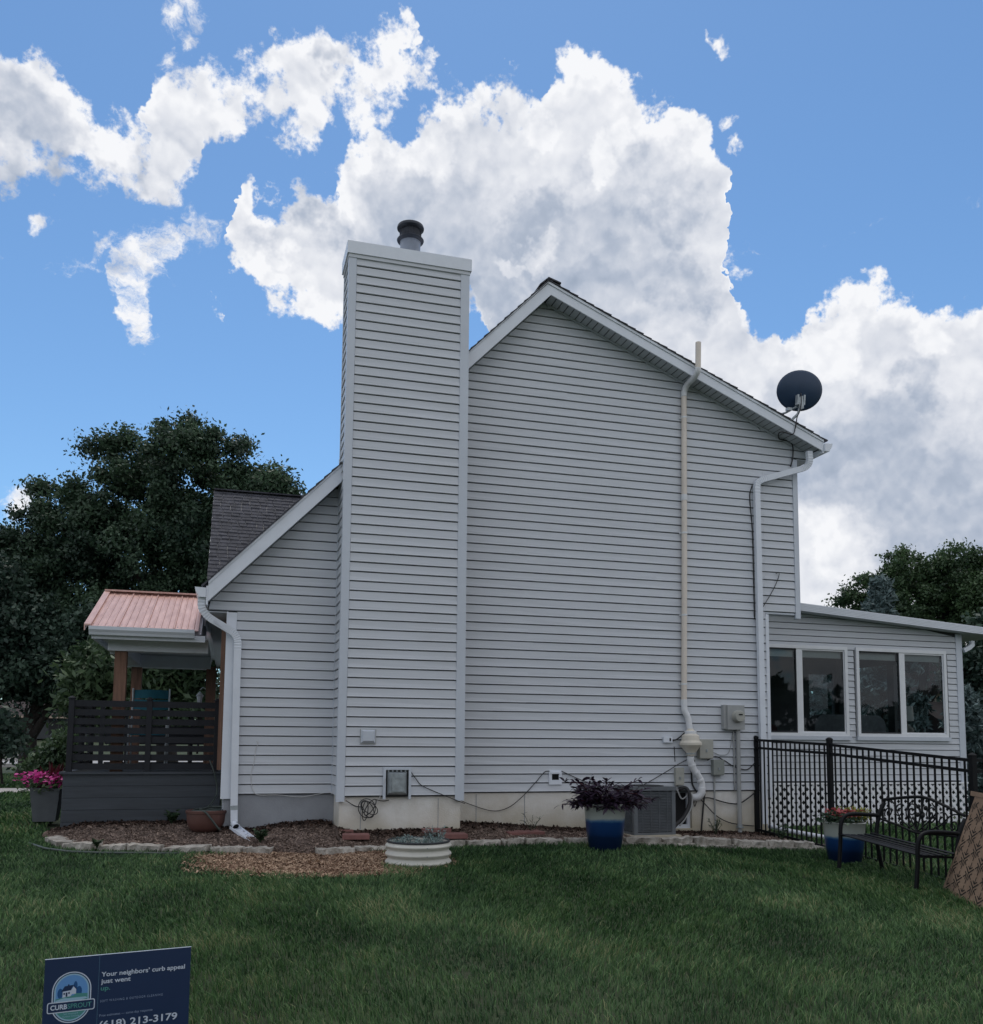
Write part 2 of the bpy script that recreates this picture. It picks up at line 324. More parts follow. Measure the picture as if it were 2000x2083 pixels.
M['glassframe'] = mat('window_vinyl', (.78,.80,.83), .35, .03, 4)
M['lattice'] = mat('lattice_vinyl', (.88,.89,.92), .45, .03, 4, grime=.12)
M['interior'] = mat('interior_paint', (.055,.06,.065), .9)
M['fabric'] = mat('couch_fabric', (.24,.24,.25), .95, .1, 10, .3, 200)
M['shade'] = mat('lamp_shade_linen', (.62,.60,.56), .9, .04, 20)
M['stone'] = mat('limestone', (.46,.43,.39), .9, .2, 9, .9, 45, col2=(.22,.20,.17), objvar=.12)
M['paver'] = mat('red_paver', (.21,.095,.085), .85, .12, 12, .4, 120, objvar=.08)
M['soil'] = mat('mulch_soil', (.14,.10,.082), 1, .4, 18, .9, 90, col2=(.035,.022,.016))
M['soil_orange'] = mat('mulch_orange', (.17,.085,.045), 1, .3, 18, .9, 90, col2=(.09,.045,.025))
M['ground'] = mat('lawn_ground', (.030,.048,.018), 1, .4, 3, .8, 30, col2=(.022,.026,.012))
M['asphalt'] = mat('street_concrete', (.36,.35,.35), .9, .1, 3, .2, 40)
M['walk'] = mat('sidewalk_concrete', (.42,.40,.39), .9, .08, 3, .2, 40)
M['bark'] = mat('tree_bark', (.035,.029,.026), .95, .3, 6, .8, 20, stretch=(4,4,.8))
M['terracotta'] = mat('terracotta_plastic', (.12,.055,.045), .5, .1, 6, grime=.3)
M['hose'] = mat('garden_hose', (.045,.06,.055), .5)
M['planter'] = mat('grey_planter', (.11,.12,.135), .55, .08, 6)
M['teal'] = mat('teal_canvas', (.008,.11,.155), .8, .1, 10)
M['trough'] = mat('cream_steel', (.57,.56,.51), .4, .04, 4, grime=.2)
M['rubber'] = mat('black_rubber_trim', (.02,.024,.03), .6)
M['acgrey'] = mat('condenser_paint', (.135,.15,.165), .5, .08, 6)
M['acdark'] = mat('condenser_coil', (.012,.013,.015), .8)
M['screen'] = mat('rusted_metal_screen', (.22,.155,.11), .7, .12, 3, .3, 60, metal=.1, col2=(.16,.105,.072))
M['slot'] = mat('slot_shadow', (.006,.006,.006), 1)
M['neigh_roof'] = mat('brown_shingle', (.05,.035,.035), .95, .15, 12)
M['tan'] = mat('tan_siding', (.40,.31,.25), .8, .05, 5)
M['drainwhite'] = mat('white_drain_plastic', (.72,.76,.84), .4, .04, 6, grime=.1)
M['signblue'] = mat('sign_navy', (.010,.028,.085), .45, .02, 4)
for k, c in dict(s_white=(.55,.62,.74), s_teal=(.035,.17,.16), s_teal2=(.07,.26,.25), s_sky=(.12,.30,.62), s_grey=(.24,.31,.46), s_line=(.10,.22,.32), s_tree=(.01,.08,.24), s_pale=(.30,.48,.62)).items():
    M[k] = mat('print_'+k[2:], c, .5, .01, 4)
M['leaf_oak'] = leafmat('leaf_dark_oak', (.012,.032,.022), (.085,.145,.080))
M['leaf_far'] = leafmat('leaf_far', (.014,.034,.028), (.070,.118,.082))
M['leaf_shrub'] = leafmat('leaf_shrub', (.022,.050,.024), (.11,.17,.08), nscale=2)
M['leaf_maple'] = leafmat('leaf_maple', (.016,.040,.018), (.095,.160,.068))
M['leaf_spruce'] = leafmat('needle_blue_spruce', (.045,.075,.075), (.14,.20,.20), trans=.1)
M['leaf_purple'] = leafmat('leaf_purple_heart', (.018,.010,.022), (.065,.040,.075), nscale=8, trans=.1)
M['leaf_silver'] = leafmat('leaf_dusty_miller', (.10,.16,.155), (.30,.38,.37), nscale=10)
M['leaf_red'] = leafmat('leaf_canna_red', (.05,.008,.012), (.12,.02,.03), nscale=5)
M['petal_pink'] = leafmat('petal_pink', (.50,.02,.22), (.75,.10,.42), nscale=10)
M['petal_red'] = leafmat('petal_coral', (.30,.04,.05), (.55,.14,.14), nscale=10)
M['leaf_yellow'] = leafmat('leaf_lime', (.14,.16,.02), (.34,.34,.06), nscale=10)
M['leaf_weed'] = leafmat('leaf_weed', (.03,.06,.03), (.09,.14,.07), nscale=10)
M['grass'] = leafmat('grass_blade', (.014,.042,.015), (.140,.245,.095), nscale=1.3, trans=.25, rough=.5, spec=.25)
q_ = M['grass'].node_tree.nodes
for n_ in q_:
    if n_.type == 'VALTORGB':
        e_ = n_.color_ramp.elements; e_[0].position = .12; e_[1].position = .86; k_ = e_.new(.50); k_.color = (.055,.122,.044,1); k_ = e_.new(.97); k_.color = (.26,.27,.14,1)
M['chip'] = leafmat('mulch_chip', (.085,.058,.047), (.36,.27,.22), nscale=6, trans=0, rough=.9)
M['chip_orange'] = leafmat('mulch_chip_orange', (.17,.10,.065), (.52,.37,.26), nscale=6, trans=0, rough=.9)
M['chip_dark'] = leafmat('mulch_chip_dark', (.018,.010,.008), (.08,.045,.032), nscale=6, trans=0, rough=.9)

def splash(mt, z0, z1):                         # ochre soil splash rising from the ground line
    T = mt.node_tree; n = T.nodes; l = T.links; b = n['Principled BSDF']; src = b.inputs['Base Color'].links[0].from_socket
    tc = n.new('ShaderNodeNewGeometry'); sp = n.new('ShaderNodeSeparateXYZ'); l.new(tc.outputs['Position'], sp.inputs[0])
    nz = n.new('ShaderNodeTexNoise'); nz.inputs['Scale'].default_value = 2.3; nz.inputs['Detail'].default_value = 7; l.new(tc.outputs['Position'], nz.inputs['Vector'])
    ma = n.new('ShaderNodeMath'); ma.operation = 'MULTIPLY_ADD'; l.new(nz.outputs[0], ma.inputs[0]); ma.inputs[1].default_value = -.55; l.new(sp.outputs[2], ma.inputs[2])
    mr = n.new('ShaderNodeMapRange'); l.new(ma.outputs[0], mr.inputs[0]); mr.inputs[1].default_value = z0-.27; mr.inputs[2].default_value = z1-.27; mr.inputs[3].default_value = .75; mr.inputs[4].default_value = 0
    mx = n.new('ShaderNodeMix'); mx.data_type = 'RGBA'; l.new(mr.outputs[0], mx.inputs[0]); l.new(src, mx.inputs[6]); mx.inputs[7].default_value = (.42,.36,.24,1); l.new(mx.outputs[2], b.inputs['Base Color'])
splash(M['concrete'], -.50, -.12)
def glass_mat():
    mt = bpy.data.materials.new('window_glass'); mt.use_nodes = True; T = mt.node_tree; n = T.nodes; l = T.links
    for q in list(n):
        if q.type == 'BSDF_PRINCIPLED': n.remove(q)
    tr = n.new('ShaderNodeBsdfTransparent'); tr.inputs[0].default_value = (.60,.68,.70,1)
    gl = n.new('ShaderNodeBsdfGlossy'); gl.inputs[0].default_value = (.9,.95,1,1); gl.inputs['Roughness'].default_value = .02
    fr = n.new('ShaderNodeFresnel'); fr.inputs[0].default_value = 1.45
    nz = n.new('ShaderNodeTexNoise'); nz.inputs['Scale'].default_value = 1.5
    bp = n.new('ShaderNodeBump'); bp.inputs['Strength'].default_value = .04; bp.inputs['Distance'].default_value = .02; l.new(nz.outputs[0], bp.inputs['Height']); l.new(bp.outputs[0], gl.inputs['Normal'])
    mx = n.new('ShaderNodeMixShader'); l.new(fr.outputs[0], mx.inputs[0]); l.new(tr.outputs[0], mx.inputs[1]); l.new(gl.outputs[0], mx.inputs[2])
    l.new(mx.outputs[0], n['Material Output'].inputs[0]); return mt
M['glass'] = glass_mat()
def glaze_mat(zb, zt):                          # glazed pot: blue body, cream band above, wavy borders
    mt = bpy.data.materials.new('glazed_pot'); mt.use_nodes = True; T = mt.node_tree; n = T.nodes; l = T.links
    b = n['Principled BSDF']; b.inputs['Roughness'].default_value = .28
    tc = n.new('ShaderNodeTexCoord'); sp = n.new('ShaderNodeSeparateXYZ'); l.new(tc.outputs['Object'], sp.inputs[0])
    nz = n.new('ShaderNodeTexNoise'); nz.inputs['Scale'].default_value = 7; nz.inputs['Detail'].default_value = 5; l.new(tc.outputs['Object'], nz.inputs['Vector'])
    ma = n.new('ShaderNodeMath'); ma.operation = 'MULTIPLY_ADD'; l.new(nz.outputs[0], ma.inputs[0]); ma.inputs[1].default_value = .05; l.new(sp.outputs[2], ma.inputs[2])
    mr = n.new('ShaderNodeMapRange'); l.new(ma.outputs[0], mr.inputs[0]); mr.inputs[1].default_value = zb; mr.inputs[2].default_value = zt
    rp = n.new('ShaderNodeValToRGB'); l.new(mr.outputs[0], rp.inputs[0]); e = rp.color_ramp.elements
    e[0].position = 0; e[0].color = (.002,.008,.030,1); e[1].position = 1; e[1].color = (.34,.36,.33,1)
    for p, c in ((.36,(.002,.012,.045,1)),(.42,(.003,.022,.085,1)),(.66,(.004,.034,.13,1)),(.70,(.05,.13,.24,1)),(.75,(.32,.35,.33,1))):
        q = e.new(p); q.color = c
    l.new(rp.outputs[0], b.inputs['Base Color']); return mt

# ------------------------------------------------------------------ terrain
def h(x, y):
    if y < 0: z = -.53+.038*y
    else: z = -.53+.13*sstep(y, 0, 3)+.05*sstep(y, 3, 12)
    if y >= 0:
        zr = -.53-.42*sstep(y, 0, 3.0)
        k = sstep(x, 3.0, 4.8); z = z*(1-k)+zr*k
    z -= .06*sstep(x, 2.0, 4.3)*(1-sstep(y, 0, 1.5))
    z += .07*max(0, y-52)
    z = min(z, 3.0+.004*max(0, y-150))
    return z
def gridmesh(xs, ys, fn, name, mt, kind='structure', parent=None):
    X, Y = np.meshgrid(xs, ys); Z = np.vectorize(fn)(X, Y)
    V = np.stack([X.ravel(), Y.ravel(), Z.ravel()], 1); nx, ny = len(xs), len(ys)
    i = np.arange(nx-1)[None, :]+np.arange(ny-1)[:, None]*nx; i = i.ravel()
    F = np.stack([i, i+1, i+nx+1, i+nx], 1)
    o = np_mesh(name, V, F, mt, parent, kind); o.data.shade_smooth(); return o
xs = np.concatenate([[-900,-300,-120,-60,-30,-20,-14], np.arange(-10, 14.01, .4), [18,24,34,60,120,300,900]])
ys = np.concatenate([[-200,-60,-25,-16], np.arange(-12, 14.01, .4), np.arange(16, 60, 4), [62,70,80,100,150,260,600,1500]])
gridmesh(xs, ys, h, 'lawn', M['ground'])
def strip(name, y0, y1, x0, x1, mt, dz, sl=0.0):
    xs_ = np.linspace(x0, x1, 40); ys_ = np.linspace(y0, y1, 3)
    return gridmesh(xs_, ys_, lambda x, y: h(x, y)+dz, name, mt)
strip('sidewalk', 7.6, 9.0, -60, -3.2, M['walk'], .02)
strip('street', 24.0, 33.0, -120, 200, M['asphalt'], .03)
strip('driveway', 46.0, 50.0, -60, 4, M['walk'], .03)
b = MB()
for (y0, y1) in ((23.7, 23.98), (33.02, 33.3)):
    b.box(-120, 200, y0, y1, -.45, -.22)
b.build('kerb', M['walk'], kind='structure')

# ------------------------------------------------------------------ house
house = thing('house', (1.2, 0, -.4), 'two-storey light grey lap-sided house with steep gable and boxed chimney', 'house')
PK = 1.224; ZP = 6.575            # lower edge of the rake boards at the peak
def zl(x): return ZP-1.03*(PK-x)
def zr(x): return ZP-.415*(x-PK)
def zroof(x): return zl(x) if x < PK else zr(x)
XL, XR, XC0, XC1, CY = -2.75, 5.105, -1.469, 0.0, -.584
XLOW = 4.56                        # lower storey ends here, the upper one overhangs to XR
XE0, XE1 = -2.985, 5.37
def course(parent, z0, z1, ax, org, n, a0, b0, a1, b1, mt=None, pr=.015):
    """one siding course: bottom edge from a0 to b0, top edge from a1 to b1, along ax"""
    ax = Vector(ax); n = Vector(n); o = Vector(org)
    def P(a, z, p): return o+ax*a+n*p+Vector((0, 0, z))
    m_ = MB(); H_ = z1-z0; ns = max(1, int((b0-a0)/.45)); v = []
    wz = [random.uniform(-.0011, .0011) for _ in range(ns+1)]; wp = [random.uniform(-.0014, .0014) for _ in range(ns+1)]
    for i in range(ns+1):
        t_ = i/ns; zb = z0+.011+wz[i]
        for (z, p) in ((zb, 0), (zb, pr+.001+wp[i]), (zb+.006, pr+.006+wp[i]), (zb+.016, pr+.0015+wp[i]), (z0+H_*.55, pr-.003-wp[i]), (z1+wz[i], pr-.007), (z1, 0)):
            q = (z-z0)/H_; xa, xb = a0+(a1-a0)*q, b0+(b1-b0)*q; v.append(P(xa+(xb-xa)*t_, z, p))
    m_.add(v, [(7*i+7+j, 7*i+j, 7*i+j+1, 7*i+8+j) for i in range(ns) for j in range(6)]+[tuple(range(7)), tuple(7*ns+6-j for j in range(7))])
    return m_.build('siding_board', mt or M['siding'], parent)
def gable_span(z, x0, x1):
    """the part of [x0,x1] under the roof at height z"""
    xa = max(x0, PK-(ZP-z+.02)/1.03); xb = min(x1, PK+(ZP-z+.02)/.415)
    return xa, xb
def wall_part(name, x0, x1, k0, k1, Yp=0):
    w = MB(); pts = []
    z0, z1 = k0*L, min(k1*L, ZP)
    # backing sheet, clipped by the roof
    zs = np.linspace(z0, z1, 40); Lp = []; Rp = []
    for z in zs:
        a, c = gable_span(z, x0, x1)
        if c-a > .01: Lp.append((a, Yp+.004, z)); Rp.append((c, Yp+.004, z))
    w.poly(Lp[::-1]+Rp, (0, .12, 0))
    o = w.build(name, M['backing'], house)
    for k in range(k0, k1):
        a0, b0 = gable_span(k*L, x0, x1); a1, b1 = gable_span((k+1)*L, x0, x1)
        if b0-a0 < .06: continue
        if b1-a1 < .02: mid = (a1+b1)/2; a1 = mid-.01; b1 = mid+.01
        if b0-a0 > 3.9 and b1-a1 > 3.9:           # two overlapping lengths with a butt joint
            s_ = a0+(b0-a0)*random.choice((.22, .36, .5, .64, .78))+random.uniform(-.1, .1)
            course(o, k*L, (k+1)*L, (1,0,0), (0, Yp, 0), (0,-1,0), a0, s_+.012, a1, s_+.012, pr=.0168); course(o, k*L, (k+1)*L, (1,0,0), (0, Yp, 0), (0,-1,0), s_-.012, b0, s_-.012, b1)
        else: course(o, k*L, (k+1)*L, (1,0,0), (0, Yp, 0), (0,-1,0), a0, b0, a1, b1)
    return o
wall_part('left_wall', XL+.10, XC0+.0, 0, 19)
wall_part('left_gable_wall', XE0+.004, XC0+.0, 19, 44)
wall_part('main_wall', XC1, XLOW, 0, 58)
wall_part('upper_wall', XLOW+.001, XR-.05, 22, 42)
wall_part('upper_gable_wall', XLOW+.001, XE1-.004, 42, 50)
b = MB(); b.box(XLOW, XR, 0, .16, 2.49, 2.515); b.box(XLOW, XR, .16, .17, 2.5, 3.1); b.build('starter_strip', M['trim'], house)
# chimney
ch = MB(); ch.box(XC0+.012, XC1-.012, CY+.012, -.085, 0, 6.6); ch.box(XC0+.012, XC1-.012, -.0849, .2, 0, 4.0); chim = ch.build('chimney', M['backing'], house)
for k in range(0, 57):
    course(chim, k*L, (k+1)*L, (1,0,0), (0, CY, 0), (0,-1,0), XC0+.075, XC1-.085, XC0+.075, XC1-.085)
    course(chim, k*L, (k+1)*L, (0,1,0), (XC0, 0, 0), (-1,0,0), CY+.075, -.03 if k*L < 3.9 else -.12, CY+.075, -.03 if k*L < 3.9 else -.12)
t = MB()
for (x0, x1) in ((XC0-.022, XC0+.072), (XC1-.088, XC1+.022)):
    t.box(x0, x1, CY-.022, CY-.003, -.055, 6.56)
t.box(XC0-.022, XC0-.003, CY-.0028, CY+.075, -.055, 6.56)
t.box(XC1+.003, XC1+.022, CY-.0028, CY+.075, -.055, 6.56)
t.build('corner_post', M['trim'], chim)
t = MB(); t.box(XC0-.022, XC0-.0, -.119, -.08, 4.0, 6.50); t.box(XC0, XC0+.03, -.0845, -.08, 4.0, 6.50); t.box(XC1+.0, XC1+.02, -.119, -.08, 5.6, 6.50); t.box(XC0+.03, XC1, -.0845, -.08, 4.0, 6.50); t.build('corner_post', M['trim'], chim)
t = MB(); t.box(XC0-.045, XC1+.045, CY-.045, -.055, 6.545, 6.70); t.build('chase_cover', M['white'], chim)
t = MB(); t.box(XC0-.028, XC1+.028, CY-.030, -.065, 6.50, 6.544); t.build('frieze_board', M['siding'], chim)
t = MB(); t.box(XC0-.020, XC0-.0, -.03, -.012, 0, 4.15); t.build('inside_corner', M['trim'], chim)
fl = MB(); fc = (-.69, -.33, 6.70)
fl.lathe(fc, [(.150,0),(.150,.03),(.128,.04),(.128,.24),(.133,.245),(.133,.28),(.128,.285)], 36); flue = fl.build('flue_pipe', M['flue'], chim, 'auto')
fl = MB(); fl.lathe(fc, [(.115,.25),(.165,.275),(.172,.29),(.165,.30),(.128,.325),(.128,.33)], 36)
fl.lathe(fc, [(.126,.42),(.170,.44),(.172,.455),(.165,.475),(.10,.515),(.04,.53),(0,.532)], 36); fl.build('flue_cap', M['flue_dark'], chim, 'auto')
fl = MB(); fl.lathe(fc, [(.118,.31),(.118,.45)], 24, close=True)
for i in range(44):
    a = 2*math.pi*i/44; x, y = fc[0]+.136*math.cos(a), fc[1]+.136*math.sin(a)
    fl.bar((x, y, fc[2]+.315), (x, y, fc[2]+.445), .006, .004)
fl.build('flue_louver', M['flue_dark'], chim)
# foundations
f = MB(); f.box(XL+.02, XC0+.05, .012, .25, -.75, -.004); f.build('painted_foundation', M['concrete_paint'], house)
f = MB(); f.box(XC0+.02, XC1-.01, CY+.035, .01, -.75, -.006); f.build('chimney_foundation', M['concrete'], house)
f = MB()
f.box(XC1-.01, 3.055, .012, .25, -.85, -.004); f.box(3.375, XLOW, .012, .25, -.95, -.004); f.box(3.055, 3.375, .012, .25, -.95, -.50)
f.build('foundation', M['concrete'], house)
for x in (.34, .985, 1.85, 2.75):
    f = MB(); f.box(x-.004, x+.004, .0085, .013, -.5, -.02); f.build('form_joint', M['concrete_paint'], house)
for x in (-2.43, -1.93, -1.2, -.28):
    f = MB()
    y = .0085 if x < XC0 else CY+.031
    f.box(x-.003, x+.003, y, y+.004, -.42, -.03); f.build('form_joint', M['concrete_paint'], house)
# basement window
bw = MB(); bw.box(3.055, 3.375, .10, .14, -.50, -.03); bwo = bw.build('basement_window', M['acdark'], house)
bw = MB(); bw.box(3.055, 3.375, .06, .099, -.50, -.45); bw.box(3.33, 3.375, .06, .099, -.45, -.03); bw.box(3.055, 3.09, .06, .099, -.45, -.03); bw.build('frame', M['white'], bwo)
# corner trims
t = MB(); t.box(XL-.02, XL+.098, -.024, -.002, -.045, 2.16); t.box(XL-.02, XL-.001, -.0018, .09, -.045, 2.17); t.build('corner_trim', M['white'], house)
t = MB(); t.box(XR-.048, XR+.03, -.024, -.002, 2.44, 4.78); t.box(XR+.001, XR+.03, -.0018, .09, 2.44, 4.78); t.build('corner_trim', M['trim'], house)
t = MB(); t.box(XLOW-.0, XLOW+.05, -.02, .06, -.1, 2.48); t.build('corner_trim', M['white'], house)
# body behind the faces
bd = MB(); bd.box(XL, XLOW-.02, .13, 9, -.9, 2.2); bd.box(XLOW-.02, XR-.001, .17, 9, 3.12, 4.8); 
bd.poly([(XL,.13,2.2),(XLOW-.02,.13,2.2),(XLOW-.02,.13,3.12),(XR-.001,.13,3.12),(XR-.001,.13,zr(XR)-.05),(PK,.13,ZP-.06),(XL+.1,.13,zl(XL+.1)-.05)], (0, 8.8, 0))
bd.build('rear_walls', M['siding'], house)
# rake boards, drip edges, soffits, roof courses
RY = -.30
def rake(x0, x1, z, th, name, mt, y0, y1, up=0.0):
    p = MB(); p.poly([(x0, y0, z(x0)+up), (x1, y0, z(x1)+up), (x1, y0, z(x1)+up+th), (x0, y0, z(x0)+up+th)], (0, y1-y0, 0)); return p.build(name, mt, house)
XE0, XE1 = -2.985, 5.37
for (a, c, z, th) in ((XE0, XC0-.003, zl, .205), (XC1+.003, PK-.03, zl, .205), (PK-.03, XE1, zr, .135)):
    if z is zr:
        p = MB(); p.poly([(PK, RY, ZP), (XE1, RY, zr(XE1)), (XE1, RY, zr(XE1)+.135), (PK-.045, RY, ZP+.145)], (0, .022, 0)); p.build('rake_board', M['white'], house)
    else:
        p = MB(); c2 = min(c, PK)
        if c2 > 0: p.poly([(a, RY, zl(a)), (PK, RY, ZP), (PK-.045, RY, ZP+.145), (a, RY, zl(a)+.205)], (0, .022, 0))
        else: p.poly([(a, RY, zl(a)), (c, RY, zl(c)), (c, RY, zl(c)+.205), (a, RY, zl(a)+.205)], (0, .022, 0))
        p.build('rake_board', M['white'], house)
for (a, c, z, th) in ((XE0, XC0-.003, zl, .205), (XC1+.003, PK-.045, zl, .205), (PK-.045, XE1+.02, zr, .137)):
    p = MB(); dz = .034
    if z is zl: pts = [(a, z(a)+th-.004), (c, z(c)+th-.004), (c, z(c)+th+dz), (a, z(a)+th+dz)]
    else: pts = [(a, ZP+.145-.0), (c, z(c)+th-.004), (c, z(c)+th+dz), (a, ZP+.145+dz)]
    p.poly([(x, RY-.014, zz) for x, zz in pts], (0, .0135, 0)); p.build('drip_edge', M['white'], house)
# soffit boards under the rake overhang
n = 48; 
for i in range(n):
    x0 = PK+.02+(XE1-PK-.04)*i/n; x1 = PK+.02+(XE1-PK-.04)*(i+1)/n-.014
    p = MB(); p.poly([(x0, RY+.024, zr(x0)+.022), (x1, RY+.024, zr(x1)+.022), (x1, RY+.024, zr(x1)+.030), (x0, RY+.024, zr(x0)+.030)], (0, .27, 0)); p.build('soffit_panel', M['soffit'], house)
p = MB(); p.poly([(PK, RY+.024, ZP+.034), (XE1, RY+.024, zr(XE1)+.034), (XE1, RY+.024, zr(XE1)+.05), (PK, RY+.024, ZP+.05)], (0, .30, 0))
p.build('soffit_backing', M['backing'], house); p = MB(); p.poly([(XC1, RY+.024, zl(XC1)+.03), (PK, RY+.024, ZP+.03), (PK, RY+.024, ZP+.05), (XC1, RY+.024, zl(XC1)+.05)], (0, .30, 0))
p.build('rake_soffit', M['soffit'], house); p = MB(); p.poly([(XE0, RY+.024, zl(XE0)+.03), (XC0, RY+.024, zl(XC0)+.03), (XC0, RY+.024, zl(XC0)+.05), (XE0, RY+.024, zl(XE0)+.05)], (0, .30, 0))
p.build('rake_soffit', M['soffit'], house)
p = MB(); p.poly([(PK+.03, -.016, zr(PK)-.012), (XE1-.25, -.016, zr(XE1-.25)-.012), (XE1-.25, -.016, zr(XE1-.25)+.016), (PK+.03, -.016, zr(PK)+.016)], (0, -.012, 0)); p.build('soffit_channel', M['soffit'], house)
# eaves
p = MB(); p.box(XE0, XL-.002, .002, 9, 2.155, 2.168); p.build('eave_soffit', M['soffit'], house)
p = MB(); p.box(XE0-.022, XE0-.001, RY, 9, 2.20, 2.42); p.build('eave_fascia', M['white'], house)
p = MB(); p.box(XR+.04, XE1, .0, 9, 4.785, 4.797); p.build('eave_soffit', M['soffit'], house)
p = MB(); p.box(XE1+.001, XE1+.022, RY, 9, 4.82, 4.98); p.build('eave_fascia', M['white'], house)
def gutter(x, z, sgn, y0, y1, parent, w=.125):
    g = MB(); pr = [(0,0),(.075,0),(.09,.03),(w-.01,.07),(w,.115),(w-.006,.115),(w-.02,.075),(.082,.035),(.07,.007),(.006,.007),(.006,.11),(0,.11)]
    pts = [(x+sgn*a, y0, z+c) for a, c in pr]
    g.poly(pts, (0, y1-y0, 0))
    g.poly([(x+sgn*a, y0-.002, z+c) for a, c in ((0,0),(.075,0),(.09,.03),(w-.01,.07),(w,.115),(0,.11))], (0, .0018, 0))
    return g.build('gutter', M['white'], parent)
gutter(XE0-.024, 2.285, -1, RY-.01, 8.5, house)
gutter(XE1+.024, 4.845, 1, RY-.03, 8.5, house)
# shingle courses
def slope_courses(x0, z0, x1, z1, y0, y1, name, skip=None):
    g = MB(); a = Vector((x0, 0, z0)); c = Vector((x1, 0, z1)); ln = (c-a).length; t = (c-a)/ln; up = Vector((-t.z, 0, t.x)); up = up if up.z > 0 else -up
    step = .13; n_ = int(ln/step); 
    for i in range(n_+1):
        s0 = i*step-.015+random.uniform(-.01,.01); s1 = min(ln, (i+1)*step)
        ya = y0+random.uniform(-.008, .008)
        xm = (a+t*s0).x
        if skip and skip[0]-.0 < xm < skip[1]: ya = -.07
        q = [a+t*s0, a+t*s1, a+t*s1+up*.006, a+t*s0+up*.020]
        g.poly([(p_.x, ya, p_.z) for p_ in q], (0, y1-ya, 0))
    return g.build(name, M['shingle'], house, kind='stuff')
uo = .035
slope_courses(XE0-.05, zl(XE0-.05)+.235, PK-.03, ZP+.145+.04, RY-.03, 9, 'shingle_courses', (XC0-.01, XC1-.0))
slope_courses(XE1+.05, zr(XE1+.05)+.168, PK-.06, ZP+.145+.045, RY-.03, 9, 'shingle_courses')
p = MB(); 
for i in range(30):
    y0 = RY-.035+i*.3; p.poly([(PK-.17, y0, ZP+.09), (PK-.045, y0, ZP+.205), (PK+.13, y0, ZP+.155), (PK+.13, y0, ZP+.175), (PK-.045, y0, ZP+.226), (PK-.17, y0, ZP+.11)], (0, .31, 0))
p.build('ridge_cap', M['shingle'], house, kind='stuff')
p = MB(); p.poly([(XE0, RY+.02, zl(XE0)+.17), (PK-.045, RY+.02, ZP+.12), (XE1, RY+.02, zr(XE1)+.12), (XE1, RY+.02, zr(XE1)+.06), (PK, RY+.02, ZP+.06), (XE0, RY+.02, zl(XE0)+.06)], (0, 9.2, 0))
# (deck stays behind the chimney)
p = MB()
for (a, c, zf) in ((XE0, XC0-.01, zl), (XC1+.01, PK, zl), (PK, XE1, zr)):
    p.poly([(a, RY+.024, zf(a)+.06), (c, RY+.024, zf(c)+.06), (c, RY+.024, zf(c)+.135), (a, RY+.024, zf(a)+.135)], (0, .30, 0))
p.poly([(XE0, -.06, zl(XE0)+.06), (PK, -.06, ZP+.06), (PK, -.06, ZP+.135), (XE0, -.06, zl(XE0)+.18)], (0, 9.0, 0))
p.poly([(PK, .06, ZP+.06), (XE1, .06, zr(XE1)+.06), (XE1, .06, zr(XE1)+.125), (PK, .06, ZP+.125)], (0, 8.9, 0))
p.build('roof_deck', M['backing'], house)
# cross gable over the front door: ridge runs towards the street
cg = MB(); RYc, RZc, EYc, EZc = 4.0, 4.70, 1.3, 2.30
XGL = -3.06
rows = 34
for i in range(rows):
    t0, t1 = i/rows, (i+1)/rows
    ya, za = EYc+(RYc-EYc)*t0, EZc+(RZc-EZc)*t0; yb, zb = EYc+(RYc-EYc)*t1, EZc+(RZc-EZc)*t1
    x = XGL+random.uniform(-.006, .006)
    xend = PK-(ZP-za-.1)/1.03+.5
    while x < xend:
        w = random.uniform(.10, .17); dz = random.choice((.008, .012, .018))
        cg.add([(x, ya-.01, za+dz), (x+w-.006, ya-.01, za+dz), (x+w-.006, yb, zb+.004), (x, yb, zb+.004), (x, ya-.01, za-.01), (x+w-.006, ya-.01, za-.01)], [(0,1,2,3),(4,5,1,0),(4,0,3),(1,5,2)])
        x += w
cg.build('gable_shingles', M['shingle'], house, kind='stuff')
cg = MB(); cg.poly([(XGL+.02, EYc, EZc-.03), (XGL+.02, RYc, RZc-.02), (XGL+.02, 2*RYc-EYc, EZc-.03)], (2.4, 0, 0)); cg.build('gable_body', M['siding'], house)
cg = MB(); cg.bar((XGL-.0, RYc, RZc+.012), (XGL+1.8, RYc, RZc+.012), .14, .02, (0,0,1)); cg.build('ridge_cap', M['shingle'], house)
cg = MB(); cg.poly([(XGL-.0, EYc, EZc-.16), (XGL-.0, EYc, EZc-.012), (XGL-.0, RYc, RZc-.012), (XGL-.0, RYc, RZc-.16)], (.018, 0, 0)); cg.build('rake_board', M['white'], house)
# downspouts
rect = [(-.041,-.029),(.041,-.029),(.041,.029),(-.041,.029)]
def downspout(pts, bends, tag_):
    d = MB(); d.tube(pts, 1.0, prof=[(a*1.0, c*1.0) for a, c in rect], ref=(0,1,0)); o = d.build('downspout', M['white'], house)
    for (path) in bends:
        e = MB(); P = arc(path, 7)
        rs = [1.07 if i % 2 else .95 for i in range(len(P))]
        e.tube(P, rs, prof=rect, ref=(0,1,0)); e.build('elbow', M['white'], o)
    return o
lds = downspout([(-2.632, -.075, 1.72), (-2.632, -.075, 1.43), (-2.612, -.075, -.12)], [[(-3.055,-.24,2.30),(-3.05,-.23,2.17),(-2.985,-.20,2.08),(-2.91,-.17,2.03)], [(-2.76,-.11,1.95),(-2.68,-.085,1.90),(-2.637,-.075,1.82),(-2.632,-.075,1.70)]], 0)
d = MB(); d.tube([(-2.93,-.18,2.04),(-2.74,-.105,1.94)], 1.0, prof=rect, ref=(0,1,0))
